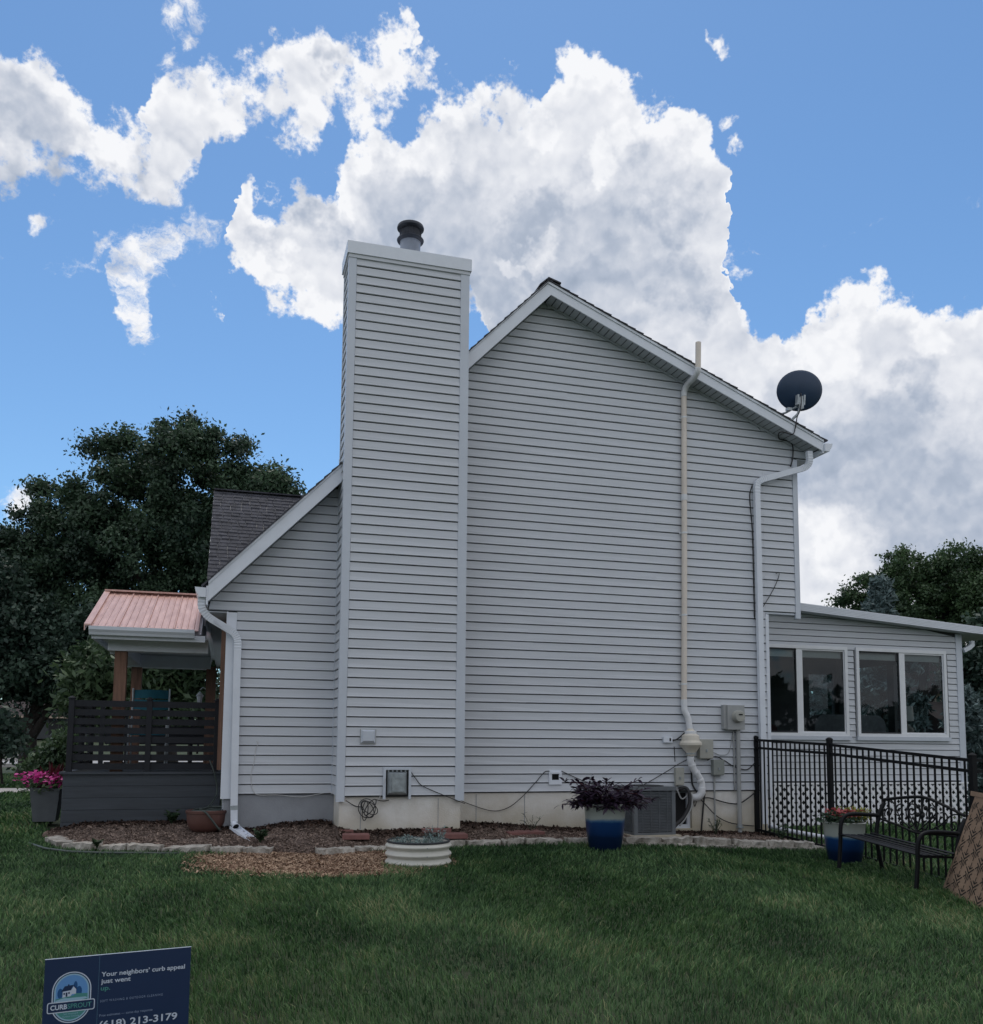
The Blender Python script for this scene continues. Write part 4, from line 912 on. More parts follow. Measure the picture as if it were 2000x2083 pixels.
b = MB(); b.box(4.84, 4.98, -.24, -.1, zr(4.84)+.17, zr(4.84)+.185); b.build('foot', M['galv'], ds_)
cable('dish_cable', [(5.085,-.23,5.70),(5.07,-.24,5.5),(4.96,-.30,5.30),(4.93,-.325,5.22),(4.905,-.325,5.12),(4.86,-.325,5.035),(4.72,-.305,5.06),(4.68,-.26,5.05),(4.83,-.06,5.05),(4.99,-.04,5.04),(5.06,-.035,4.98),(5.05,-.045,4.80),(5.01,-.045,4.66)], 'black cable looping from the satellite dish over the eave', .009)
cable('downspout_cable', [(4.385,-.02,4.33),(4.345,-.02,4.2),(4.35,-.02,4.0),(4.375,-.02,3.6),(4.38,-.02,2.4)], 'black cable hugging the left edge of the right downspout', .008)
cable('hanging_wire', [(4.735,-.03,3.07),(4.775,-.04,3.085),(4.78,-.03,3.03),(4.70,-.03,2.86),(4.57,-.03,2.66),(4.50,-.03,2.56)], 'short black wire hanging on the overhanging upper wall', .005)
cable('wall_cable', [(.04,-.03,-.05),(.25,-.02,-.14),(.54,-.02,-.225),(.75,-.02,-.19),(.93,-.03,-.06),(1.12,-.03,.13),(1.24,-.03,.26),(1.31,-.03,.275)], 'black cable sagging across the foundation left of the siding outlet')
cable('wall_cable', [(1.475,-.03,.275),(1.60,-.03,.22),(1.75,-.025,.16),(2.0,-.025,.08),(2.3,-.025,.05),(2.6,-.03,.08),(2.95,-.03,.25),(3.15,-.03,.36),(3.32,-.03,.44)], 'black cable rising from behind the blue pot to the white pipe')
cable('chimney_cable', [(-.65,CY-.04,.315),(-.57,CY-.03,.21),(-.50,CY-.03,.13),(-.35,CY-.03,.06),(-.15,CY-.03,-.02),(.03,CY-.03,-.09)], 'black cable running from the fireplace vent to the chimney corner')
cable('white_wire', [(-2.38,-.02,.64),(-2.36,-.02,.60),(-2.385,-.02,.54),(-2.395,-.02,.42),(-2.41,-.02,.33),(-2.43,-.02,.24),(-2.42,-.02,.12),(-2.40,-.02,.05),(-2.34,-.02,.0),(-2.1,-.02,-.005),(-1.85,-.02,-.03),(-1.65,-.02,.0),(-1.50,-.03,.02),(-1.46,-.3,.0),(-1.49,-.5,-.03),(-1.44,CY-.02,-.05)], 'thin white wire stapled low along the left wall', .004, 'whitecable')
cable('white_wire', [(-1.42,CY-.02,-.05),(-1.2,CY-.02,-.13),(-1.05,CY-.02,-.08),(-.98,CY-.03,.02),(-.93,CY-.05,.22)], 'thin white wire rising into the fireplace vent frame', .004, 'whitecable')
co = MB()
for i in range(5):
    w_ = (.075,.05,.11,.035,.09)[i]; cx, cz = -1.13+(.0,.03,-.01,-.03,.02)[i], -.14+(.0,.02,.01,-.02,.015)[i]; tl = (.5,-.6,.15,-.1,.9)[i]
    pts = [(cx+w_*.9*math.cos(a)*math.cos(tl)-.10*math.sin(a)*math.sin(tl), CY-.03-.008*i, cz+w_*.5*math.cos(a)*math.sin(tl)+.11*math.sin(a)*math.cos(tl)) for a in np.linspace(0, 2*math.pi, 22)]
    co.tube(pts, .0055, 6)
co.tube(arc([(-1.38,CY-.02,-.04),(-1.28,CY-.03,-.10),(-1.18,CY-.03,-.12)], 6), .0055, 6)
co.tube(arc([(-1.05,CY-.02,-.03),(-.95,CY-.03,-.05),(-.88,CY-.03,-.04)], 6), .0055, 6)
tag(co.build('cable_coil', M['cable'], None, True), 'coiled black cable hanging under the fireplace vent', 'cable')
cable('fan_cord', [(3.07,-.03,.68),(3.13,-.05,.70),(3.20,-.10,.77),(3.22,-.12,.80)], 'thick black power cord between the white outlet and the fan', .010)
cable('hanging_wire', [(3.105,-.02,.60),(3.11,-.02,.48),(3.115,-.02,.40)], 'short black wire end left of the pipe fan', .005)
cable('refrigerant_line', [(3.16,-.03,.03),(3.24,-.06,.05),(3.275,-.09,.0),(3.28,-.11,-.1),(3.25,-.13,-.2),(3.16,-.16,-.33),(3.03,-.2,-.42),(2.98,-.22,-.46)], 'thick black insulated line curving down to the air conditioner', .026)
cable('whip_conduit', [(3.10,-.03,.10),(3.14,-.04,.0),(3.20,-.05,-.10),(3.30,-.10,-.02),(3.31,-.12,-.12),(3.27,-.14,-.24),(3.17,-.17,-.36),(3.08,-.2,-.44)], 'grey flexible conduit beside the black insulated line', .011, 'meter')
cable('utility_cable', [(3.46,-.03,.02),(3.44,-.03,-.05),(3.50,-.03,-.09),(3.62,-.03,-.09),(3.80,-.03,-.14),(3.95,-.03,-.17),(4.08,-.03,-.17),(4.2,-.03,-.11),(4.32,-.03,-.03)], 'black cable sagging from the vent pipe elbow to the fence post', .009)
cable('utility_cable', [(3.42,-.03,.0),(3.46,-.03,-.08),(3.56,-.03,-.18),(3.72,-.03,-.33),(3.9,-.03,-.42),(4.1,-.03,-.46),(4.3,-.03,-.48)], 'lower black cable crossing the foundation diagonally', .007)
cable('utility_cable', [(3.60,-.03,.42),(3.72,-.03,.47),(3.85,-.03,.42),(4.0,-.03,.34),(4.2,-.03,.29),(4.33,-.03,.38)], 'black cable from the beige box across to the fence', .007)
cable('utility_cable', [(3.57,-.03,.44),(3.66,-.03,.53),(3.80,-.03,.49),(3.93,-.03,.53),(4.0,-.03,.78)], 'grey looping wire between the beige box and the meter', .005, 'meter')
cable('utility_cable', [(3.40,-.03,.42),(3.36,-.03,.30),(3.36,-.03,.12),(3.40,-.05,.02),(3.48,-.06,-.06)], 'black cable bundle hidden behind the bent white pipe', .012)
cable('ground_rod_wire', [(3.55,-.03,-.03),(3.52,-.03,-.25),(3.48,-.04,-.58)], 'straight dark ground wire running into the soil', .012)
cable('service_conduit', [(3.70,-.03,.22),(3.70,-.03,-.2),(3.715,-.03,-.58)], 'thin grey conduit dropping from the service box to the ground', .013, 'meter')
cable('utility_cable', [(3.38,-.03,-.05),(3.385,-.03,-.16),(3.40,-.03,-.20),(3.44,-.03,-.10),(3.47,-.03,-.04)], 'small black wire loop above the basement window', .005)
cable('service_conduit', [(4.01,-.03,.82),(4.01,-.03,.0)], 'thin grey conduit left of the meter conduit', .010, 'meter')

# ------------------------------------------------------------------ air conditioner
ac = thing('air_conditioner', (2.5, -.4, -.55), 'grey louvred air conditioner beside the house wall behind the blue pot', 'air conditioner')
ax0, ax1, ay0, ay1, az0, az1 = 2.19, 2.76, -.70, -.13, -.50, .085
b = MB(); b.box(ax0-.05, ax1+.05, ay0-.05, ay1+.05, -.62, -.501); b.build('pad', M['concrete'], ac)
b = MB(); b.box(ax0+.03, ax1-.03, ay0+.03, ay1-.03, az0+.03, az1-.05); b.build('coil', M['acdark'], ac)
b = MB(); b.box(ax0-.012, ax1+.012, ay0-.012, ay1+.012, az1-.035, az1+.012); b.build('top_panel', M['acgrey'], ac); b = MB(); b.box(ax0, ax1, ay0, ay1, az0, az0+.03); b.build('base_pan', M['acgrey'], ac)
b = MB(); b.lathe(((ax0+ax1)/2, (ay0+ay1)/2, az1+.012), [(.24,0),(.24,.008),(.10,.014),(0,.014)], 24); b.build('fan_guard', M['acdark'], ac)
for (x, y) in ((ax0, ay0), (ax1-.05, ay0), (ax0, ay1-.05), (ax1-.05, ay1-.05)):
    b = MB(); b.box(x, x+.05, y, y+.05, az0+.0305, az1-.0355); b.build('corner_post', M['acgrey'], ac)
nl = 26
for i in range(nl):
    z = az0+.04+i*(az1-az0-.085)/nl
    b = MB(); b.obox(((ax0+ax1)/2, ay0+.012, z+.009), ((ax1-ax0)/2-.052, 0, 0), (0, .010, .006), (0, -.001, .003)); b.obox((ax0+.012, (ay0+ay1)/2, z+.009), (0, (ay1-ay0)/2-.052, 0), (.010, 0, .006), (-.001, 0, .003)); b.build('louver', M['acgrey'], ac)
b = MB()
for t_ in (.2, .4, .6, .8):
    x = ax0+(ax1-ax0)*t_; b.box(x-.003, x+.003, ay0-.004, ay0+.0, az0+.031, az1-.036)
    y = ay0+(ay1-ay0)*t_; b.box(ax0-.004, ax0+.0, y-.003, y+.003, az0+.031, az1-.036)
b.build('guard_wire', M['acgrey'], ac)
cable('hanging_wire', [(3.0,-.22,-.40),(2.90,-.3,-.43),(2.77,-.4,-.42)], 'short dark hose end entering the air conditioner side', .02)

# ------------------------------------------------------------------ garden bed
EDGE = [(-4.66,.55),(-4.57,.15),(-4.30,-.36),(-4.0,-.56),(-3.5,-.67),(-2.99,-.84),(-2.19,-1.13),(-1.80,-1.27),(-1.37,-1.17),(-.9,-1.02),(-.29,-.90),(.93,-.86),(1.5,-.98),(2.0,-1.10),(3.2,-1.30),(4.22,-1.42)]
def edge_y(x):
    P = EDGE
    if x <= P[0][0]: return P[0][1]
    for (a, b_) in zip(P[:-1], P[1:]):
        if a[0] <= x <= b_[0]: return a[1]+(b_[1]-a[1])*(x-a[0])/(b_[0]-a[0])
    return P[-1][1]
def wall_y(x): return .86 if x < -2.76 else (0.03 if (x < XC0 or x > XC1) else CY+.05)
def wall_z(x):
    P = [(-4.8,-.47),(-4.3,-.36),(-2.9,-.36),(-2.4,-.40),(-2.0,-.33),(-1.6,-.31),(-1.3,-.395),(-.6,-.385),(-.1,-.40),(.1,-.36),(.6,-.39),(1.3,-.45),(2.2,-.50),(2.7,-.53),(3.2,-.545),(3.9,-.56),(4.6,-.60)]
    if x <= P[0][0]: return P[0][1]
    for (a, b_) in zip(P[:-1], P[1:]):
        if a[0] <= x <= b_[0]: return a[1]+(b_[1]-a[1])*(x-a[0])/(b_[0]-a[0])
    return P[-1][1]
def pn(x, y): return .5*math.sin(3.1*x+1.7*y)+.3*math.sin(7.3*x-5.1*y+1)+.2*math.sin(13*x+11*y+2)
def bed_z(x, y):
    ye, yw = edge_y(x), wall_y(x); t = min(1, max(0, (y-ye)/(yw-ye)))
    z0 = h(x, ye)+.035; z = z0+(wall_z(x)-z0)*(t**.8)
    return z+.014*pn(x*1.3, y*1.3)*math.sin(math.pi*min(1, t*1.2+.05))
vs, fs, xs_ = [], [], np.linspace(-4.75, 4.55, 260); nt = 34
for x in xs_:
    ye, yw = edge_y(x)-.0, wall_y(x)+.03
    for j in range(nt+1):
        y = ye+(yw-ye)*j/nt; vs.append((x, y, bed_z(x, y)+random.uniform(-.006, .006) if j else h(x, ye)-.02))
for i in range(len(xs_)-1):
    for j in range(nt): fs.append((i*(nt+1)+j, (i+1)*(nt+1)+j, (i+1)*(nt+1)+j+1, i*(nt+1)+j+1))
b = MB(); b.add(vs, fs); o = b.build('garden_bed', M['soil'], None, True, kind='structure')
# orange mulch patch in front of the border stones
def patch_in(x, y): return ((x+1.75)/1.22)**2+((y+1.62-.20*math.sin(1.3*x+.3))/.80)**2+.10*math.sin(5*x)+.06*math.sin(9*y+3*x) < 1
def patch_z(x, y): return h(x, y)+.022+.006*pn(2*x, 2*y)
vs, fs, idx = [], [], {}
gx, gy = np.arange(-3.2, -.3, .04), np.arange(-2.7, -.8, .04)
for i, x in enumerate(gx):
    for j, y in enumerate(gy): idx[i, j] = len(vs); vs.append((x, y, patch_z(x, y)))
for i in range(len(gx)-1):
    for j in range(len(gy)-1):
        if patch_in(gx[i]+.02, gy[j]+.02) and gy[j]+.04 < edge_y(gx[i])+.06: fs.append((idx[i, j], idx[i+1, j], idx[i+1, j+1], idx[i, j+1]))
b = MB(); b.add(vs, fs); b.build('mulch_patch', M['soil_orange'], None, True, kind='structure')
def chips(name, pts, size, mt, lift=.004):
    pts = np.array(pts); n_ = len(pts); a = rng.uniform(0, 2*np.pi, n_); ti = rng.normal(0, .5, n_); l_ = rng.uniform(.4, 1.6, n_)*size; w_ = l_*rng.uniform(.22, .5, n_)
    ux = np.stack([np.cos(a), np.sin(a), ti], 1); ux /= np.linalg.norm(ux, axis=1)[:, None]
    vx = np.stack([-np.sin(a), np.cos(a), rng.normal(0, .45, n_)], 1); vx /= np.linalg.norm(vx, axis=1)[:, None]
    c = pts+np.array([0, 0, lift]); A = ux*l_[:, None]/2; B = vx*w_[:, None]/2
    V = np.stack([c-A-B*.7, c+A-B, c+A*.9+B*.8, c-A+B], 1).reshape(-1, 3)
    F = np.arange(n_*4).reshape(-1, 4); t_ = np.repeat(rng.uniform(0, 1, n_), 4)
    o = np_mesh(name, V, F, mt, None, 'stuff', t_); return o
pl = []
while len(pl) < 36000:
    x = random.uniform(-4.7, 4.3); ye, yw = edge_y(x), wall_y(x); y = random.uniform(ye+.02, yw-.01)
    if x > .3 and random.random() < .35: continue
    pl.append((x, y, bed_z(x, y)))
o = chips('mulch_chips', pl, .024, M['chip']); o['label'] = 'brown bark mulch covering the garden bed along the wall'; o['category'] = 'mulch'
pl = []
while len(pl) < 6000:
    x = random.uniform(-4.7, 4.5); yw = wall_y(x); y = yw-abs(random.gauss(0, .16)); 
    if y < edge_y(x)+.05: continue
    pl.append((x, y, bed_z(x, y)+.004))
o = chips('dark_mulch_chips', pl, .045, M['chip_dark'], .008); o['label'] = 'dark mulch heaped against the foundation'; o['category'] = 'mulch'  # darker, larger chips gathered towards the wall
pl = []
while len(pl) < 20000:
    x = random.uniform(-3.1, -.4); y = random.uniform(-2.6, -.85)
    if patch_in(x, y) and y < edge_y(x): pl.append((x, y, patch_z(x, y)))
    elif y < edge_y(x)-.05 and patch_in(-1.75+(x+1.75)*.86, -1.62+(y+1.62)*.86) and random.random() < .35: pl.append((x, y, h(x, y)+random.uniform(.01, .03)))
o = chips('orange_mulch_chips', pl, .028, M['chip_orange']); o['label'] = 'orange wood chips spread in front of the border stones'; o['category'] = 'mulch'
# border stones
eb = thing('stone_border', (0, -1, -.56), 'row of rough flat limestone blocks edging the garden bed', 'border')
def rock(c, ax_, lx, ly, lz, name, mt, par, seed, jag=.10):
    rs = random.Random(seed); nx, ny = 9, 3; V = []; ax_ = Vector(ax_).normalized(); ay_ = Vector((-ax_.y, ax_.x, 0)); c = Vector(c)
    import itertools
    b = MB(); idx_ = {}
    def P(i, j, k):
        key = (i, j, k)
        if key not in idx_:
            u, v, w = i/nx*2-1, j/ny*2-1, k*2-1
            e = 1-.06*(abs(u) > .9)*(abs(v) > .9)
            q = c+ax_*(u*lx/2*e+rs.uniform(-1, 1)*lx*jag*.12)+ay_*(v*ly/2*e+rs.uniform(-1, 1)*ly*jag)+Vector((0, 0, w*lz/2+rs.uniform(-1, 1)*lz*jag*1.6))
            idx_[key] = len(b.v); b.v.append(tuple(q))
        return idx_[key]
    def q(*k): b.f.append(tuple(k)); b.m.append(0)
    for i in range(nx):
        for j in range(ny):
            q(P(i,j,1),P(i+1,j,1),P(i+1,j+1,1),P(i,j+1,1)); q(P(i,j,0),P(i,j+1,0),P(i+1,j+1,0),P(i+1,j,0))
        q(P(i,0,0),P(i+1,0,0),P(i+1,0,1),P(i,0,1)); q(P(i,ny,0),P(i,ny,1),P(i+1,ny,1),P(i+1,ny,0))
    for j in range(ny):
        q(P(0,j,0),P(0,j,1),P(0,j+1,1),P(0,j+1,0)); q(P(nx,j,0),P(nx,j+1,0),P(nx,j+1,1),P(nx,j,1))
    return b.build(name, mt, par)
s_ = 0; tot = 0; P = EDGE[1:]; seglen = [math.dist(a, c) for a, c in zip(P[:-1], P[1:])]; total = sum(seglen)
def along(s):
    for (a, c, l_) in zip(P[:-1], P[1:], seglen):
        if s <= l_: return (a[0]+(c[0]-a[0])*s/l_, a[1]+(c[1]-a[1])*s/l_)
        s -= l_
    return P[-1]
sd_ = 0
while tot < total-.1:
    ln_ = random.uniform(.28, .55); a = along(tot); c = along(min(total, tot+ln_-.02)); mx_ = ((a[0]+c[0])/2, (a[1]+c[1])/2)
    gap = random.random() < .03; wd = random.uniform(.13, .22); hh_ = random.uniform(.055, .085)
    x, y = mx_; z = h(x, y)+.035
    if x > 1.9: rock((x, y-.02, z-.025), (c[0]-a[0], c[1]-a[1], 0), ln_*1.1, wd*1.1, .06, 'stone', M['stone'], eb, sd_+500); z += .032
    if not gap: rock((x, y, z), (c[0]-a[0], c[1]-a[1], random.uniform(-.03, .03)), max(.15, math.dist(a, c)), wd, hh_, 'stone', M['stone'], eb, sd_)
    tot += ln_; sd_ += 1
b = MB(); b.tube([(x-.05, y-.14, h(x, y)+.02) for x, y in [(-4.72,.1),(-4.48,-.34),(-4.2,-.60),(-3.9,-.72),(-3.5,-.80),(-3.1,-.9)]], .014, 8); tag(b.build('drain_hose', M['hose'], None, True), 'dark hose lying in the grass along the leftmost border stones', 'hose')
# red pavers
def paver(x, y, lx, ly, lz, rot, z, label, ti=0):
    c_, s2 = math.cos(rot), math.sin(rot); b = MB(); b.obox((x, y, z), (c_*lx/2, s2*lx/2, ti), (-s2*ly/2, c_*ly/2, 0), (0, 0, lz/2)); o = b.build('paver', M['paver'], None)
    md = o.modifiers.new('bevel', 'BEVEL'); md.width = .006; md.segments = 2
    return tag(o, label, 'paver')
paver(-1.29, -.84, .30, .22, .055, -.10, -.425, 'red concrete paver lying tilted left of the chimney foundation')
paver(-.16, -.84, .30, .22, .055, -.05, -.440, 'red concrete paver near the right chimney corner')
paver(-.32, -.64, .34, .10, .05, .0, -.395, 'thin red paver strip pressed against the chimney foundation')
paver(-1.37, -.62, .16, .08, .05, .0, -.395, 'small red paver piece at the left chimney corner')
paver(.82, -.45, .46, .28, .04, .04, -.462, 'wide flat red paver sunk in the mulch under the sagging cable')

# ------------------------------------------------------------------ pots
def leaves(name, pts, dirs, ln_, wd, mt, parent, droop=.3, kind=None, seg=True):
    """pointed leaves: centre line from pts along dirs, each 4 verts x 2 quads"""
    pts = np.array(pts, float); d = np.array(dirs, float); d /= np.linalg.norm(d, axis=1)[:, None]+1e-9
    n_ = len(pts); ln_ = np.asarray(ln_)*np.ones(n_); wd = np.asarray(wd)*np.ones(n_)
    up = np.tile([0, 0, 1.], (n_, 1))+rng.normal(0, .35, (n_, 3)); s = np.cross(d, up); s /= np.linalg.norm(s, axis=1)[:, None]+1e-9
    nn = np.cross(s, d)
    a = pts; m1 = pts+d*(ln_*.4)[:, None]; m2 = pts+d*(ln_*.75)[:, None]-np.array([0, 0, 1])*(ln_*droop*.35)[:, None]; tp = pts+d*ln_[:, None]-np.array([0, 0, 1])*(ln_*droop)[:, None]
    w2 = (wd/2)[:, None]
    V = np.stack([a-s*w2*.25, a+s*w2*.25, m1+s*w2-nn*w2*0, m1-s*w2, m2+s*w2*.75, m2-s*w2*.75, tp+s*w2*.06, tp-s*w2*.06], 1).reshape(-1, 3)
    k = np.arange(n_)[:, None]*8; F = np.concatenate([k+[0,1,2,3], k+[3,2,4,5], k+[5,4,6,7]]); t_ = np.repeat(rng.uniform(0, 1, n_), 8)
    return np_mesh(name, V, F, mt, parent, kind, t_)
PX, PYc, PZb = 1.487, -1.42, h(1.487, -1.42)-.01
pot = thing('glazed_pot', (PX, PYc, PZb), 'tall blue glazed pot with cream rim in front of the air conditioner', 'pot')
b = MB(); pr = [(0,.0),(.165,.0),(.178,.03),(.20,.12),(.217,.25),(.228,.38),(.236,.48),(.242,.515),(.250,.52),(.252,.535),(.246,.545),(.232,.54),(.225,.50)]
b.lathe((0,0,0), pr, 48); 
OFF['tmp'] = (0,0,0)
o = b.build('pot_body', glaze_mat(.0, .545), None, 'auto'); o.parent = pot; OFF[o.name] = (0,0,0)
b = MB(); b.lathe((PX, PYc, PZb+.49), [(.226,0),(.1,.02),(0,.025)], 24); b.build('potting_soil', M['soil'], pot)
pp = thing('purple_plant', (PX, PYc, PZb+.5), 'sprawling dark purple trailing plant in the tall blue pot', 'plant')
st, sd2, lp_, ld = [], [], [], []
b = MB()
for i in range(95):
    a = random.uniform(0, 2*math.pi); rr = random.uniform(0, .2)
    p0 = Vector((PX+rr*math.cos(a), PYc+rr*math.sin(a), PZb+.50)); out = Vector((math.cos(a)*1.2+(.12 if math.cos(a) > 0 else 0), math.sin(a)*.9, 0))
    L_ = random.uniform(.14, .36); el = random.choice((.15, .4, .7, 1.0))
    if math.cos(a) < -.2 and random.random() < .5: el = 1.25; L_ *= 1.1
    p1 = p0+out*L_*.5*math.cos(el)+Vector((0, 0, L_*.65*math.sin(el)+.01)); p2 = p1+out*L_*.5+Vector((random.uniform(-.03,.03), 0, L_*(.40*math.sin(el)-.35*random.random())))
    Pq = arc([p0, p1, p2], 4); b.tube(Pq, .0045, 4)
    for q in range(1, len(Pq)):
        for w_ in range(2 if q < len(Pq)-1 else 3):
            aa = a+random.uniform(-1.9, 1.9); lp_.append(Pq[q]); ld.append((math.cos(aa), math.sin(aa), random.uniform(-.5, 1.1)))
b.build('stem', M['leaf_red'], pp)
leaves('leaf', lp_, ld, rng.uniform(.07, .13, len(lp_)), rng.uniform(.024, .038, len(lp_)), M['leaf_purple'], pp, .25, 'stuff')
# right hand glazed pot
QX, QY = 4.02, -2.32; QZ = h(QX, QY)-.02
pot2 = thing('glazed_pot', (QX, QY, QZ), 'squat blue and cream glazed pot between the fence and the bench', 'pot')
b = MB(); b.lathe((0,0,0), [(0,0),(.16,0),(.175,.03),(.205,.2),(.222,.38),(.228,.455),(.236,.465),(.230,.475),(.215,.45)], 40); o = b.build('pot_body', glaze_mat(.0, .47), None, 'auto'); o.parent = pot2; OFF[o.name] = (0,0,0)
b = MB(); b.lathe((QX, QY, QZ+.43), [(.218,0),(.1,.02),(0,.025)], 20); b.build('potting_soil', M['soil'], pot2)
fp = thing('flower_clump', (QX, QY, QZ+.44), 'coral begonias and lime foliage filling the pot by the fence', 'flowers')
def tuft(cx, cy, cz, r, n_, z0, z1): return [(cx+random.gauss(0, r*.5), cy+random.gauss(0, r*.5), cz+random.uniform(z0, z1)) for _ in range(n_)]
def rdirs(n_, up=.5): return [(random.gauss(0,1), random.gauss(0,1), random.gauss(up,.6)) for _ in range(n_)]
leaves('dark_leaf', tuft(QX-.06, QY, QZ+.45, .24, 420, 0, .12), rdirs(420), .05, .035, M['leaf_oak'], fp, .2, 'stuff')
leaves('red_petal', tuft(QX-.02, QY-.03, QZ+.53, .16, 260, .0, .08), rdirs(260), .035, .03, M['petal_red'], fp, .1, 'stuff')
leaves('lime_leaf', tuft(QX+.14, QY-.03, QZ+.47, .15, 300, 0, .14), rdirs(300, .9), .06, .018, M['leaf_yellow'], fp, .2, 'stuff')
# cream round planter
TX, TY = -.80, -1.95; TZ = h(TX, TY)-.01
tr = thing('round_planter', (TX, TY, TZ), 'cream corrugated metal planter ring with dark rim on the lawn', 'planter')
prof = []
for i in range(49):
    t_ = i/48; prof.append((.325+.014*math.cos(t_*2*math.pi*3+math.pi), .245*t_))
b = MB(); b.lathe((TX, TY, TZ), prof+[(.30,.245),(.30,.14)], 64); b.build('corrugated_wall', M['trough'], tr, 'auto')
b = MB(); b.lathe((TX, TY, TZ), [(.305,.24),(.318,.236),(.326,.246),(.318,.257),(.305,.254),(.300,.246),(.305,.24)], 64); b.build('rim', M['rubber'], tr, True)
for z in (.04, .122, .205):
    b = MB(); b.lathe((TX+.02, TY-.337, TZ+z), [(.006,0),(.006,.004),(0,.006)], 8, axis=(0,-1,0)); b.build('bolt', M['galv'], tr)
b = MB(); b.lathe((TX, TY, TZ+.17), [(.31,0),(.15,.01),(0,.012)], 24); b.build('potting_soil', M['soil'], tr)
dm = thing('dusty_miller', (TX, TY, TZ+.18), 'silvery feathery dusty miller growing in the cream planter', 'plant')
lp_, ld = [], []
for _ in range(70):
    a = random.uniform(0, 6.28); rr = .27*math.sqrt(random.random()); x, y = TX+rr*math.cos(a), TY+rr*math.sin(a); hh_ = random.uniform(.05, .10)+(.10 if x > TX+.08 and random.random() < .5 else 0)
    for q in range(14):
        t_ = q/13; lp_.append((x+random.gauss(0, .012), y+random.gauss(0, .012), TZ+.175+hh_*t_)); aa = random.uniform(0, 6.28); ld.append((math.cos(aa), math.sin(aa), random.uniform(.3, 1.3)))
leaves('leaf', lp_, ld, .045, .010, M['leaf_silver'], dm, .1, 'stuff')
# bowl planter and hose
BX, BY = -2.915, .10; BZ = bed_z(BX, BY)-.01
bo = thing('bowl_planter', (BX, BY, BZ), 'round brown terracotta bowl holding the hose beside the deck', 'pot')
b = MB(); b.lathe((BX, BY, BZ), [(0,0),(.12,0),(.165,.018),(.200,.06),(.220,.12),(.227,.19),(.228,.215),(.238,.220),(.241,.248),(.230,.256),(.220,.24),(.21,.12),(.15,.05),(0,.04)], 48); b.build('bowl', M['terracotta'], bo, 'auto')
b = MB(); b.lathe((BX, BY, BZ+.06), [(.17,0),(0,.01)], 20); b.build('potting_soil', M['soil'], bo)
hs = MB(); hp = []
for i in range(60):
    a = i/60*2*math.pi*2.3; r_ = .185-.0006*i; hp.append((BX+r_*math.cos(a), BY+r_*math.sin(a), BZ+.245+.012*math.sin(a*1.7)))
hs.tube(hp, .012, 8)
hs.tube(arc([(BX-.10,BY-.17,BZ+.25),(BX-.02,BY-.235,BZ+.25),(BX+.06,BY-.26,BZ+.16),(BX+.16,BY-.25,BZ+.04),(BX+.25,BY-.2,BZ+.03),(BX+.285,BY-.1,BZ+.12),(BX+.26,BY+.02,BZ+.26),(BX+.18,BY+.08,BZ+.28),(BX+.05,BY+.12,BZ+.28),(BX-.08,BY+.0,BZ+.26)], 8), .012, 8)
hs.tube(arc([(BX-.02,BY+.16,BZ+.25),(BX+.06,BY+.35,BZ+.33),(BX+.10,BY+.50,BZ+.42),(BX+.09,BY+.53,BZ+.55),(BX+.05,BY+.54,BZ+.70),(BX+.0,BY+.62,BZ+.82)], 8), .011, 8)
tag(hs.build('garden_hose', M['hose'], None, True), 'dark green garden hose coiled in the brown bowl', 'hose')
# splash chute
sc = thing('splash_chute', (-2.5, -.3, -.4), 'white drain chute angled out from the left downspout', 'chute')
A = Vector((-2.60, -.13, -.375)); B = Vector((-2.36, -.74, -.505)); t_ = (B-A).normalized(); sx = t_.cross(Vector((0,0,1))).normalized(); up_ = sx.cross(t_)
b = MB(); b.obox((A+B)/2, t_*(B-A).length/2, sx*.055, up_*.004); b.obox((A+B)/2+sx*.056+up_*.012, t_*(B-A).length/2, sx*.0035, up_*.016); b.obox((A+B)/2-sx*.056+up_*.012, t_*(B-A).length/2, sx*.0035, up_*.016); b.build('chute_tray', M['drainwhite'], sc)
b = MB(); b.lathe(A+t_*.02+up_*.03, [(.034,-.06),(.042,.02),(.048,.03),(.040,.03),(.036,.01)], 20, axis=t_+Vector((0,0,-.25))); b.build('outlet_mouth', M['drainwhite'], sc, 'auto')
b = MB(); b.lathe(A+t_*.02+up_*.03, [(.036,.012),(0,.012)], 20, axis=t_+Vector((0,0,-.25))); b.build('outlet_hole', M['black'], sc)
b = MB()
for q in range(5):
    c_ = A+t_*(.47+.035*q)+sx*random.uniform(-.035, .035)+up_*.006
    b.tube(arc([c_, c_+sx*.02+t_*.015, c_+t_*.035-sx*.01, c_+t_*.03-sx*.03], 4), .003, 4)
b.build('stain_mark', M['hose'], sc)
# white drain pipe behind fence
cable('drain_pipe', [(4.46,-.15,-.47),(4.6,-.45,-.52),(4.8,-.8,-.56),(5.0,-1.15,-.60)], 'white drain pipe lying on the ground behind the fence', .035, 'drainwhite')
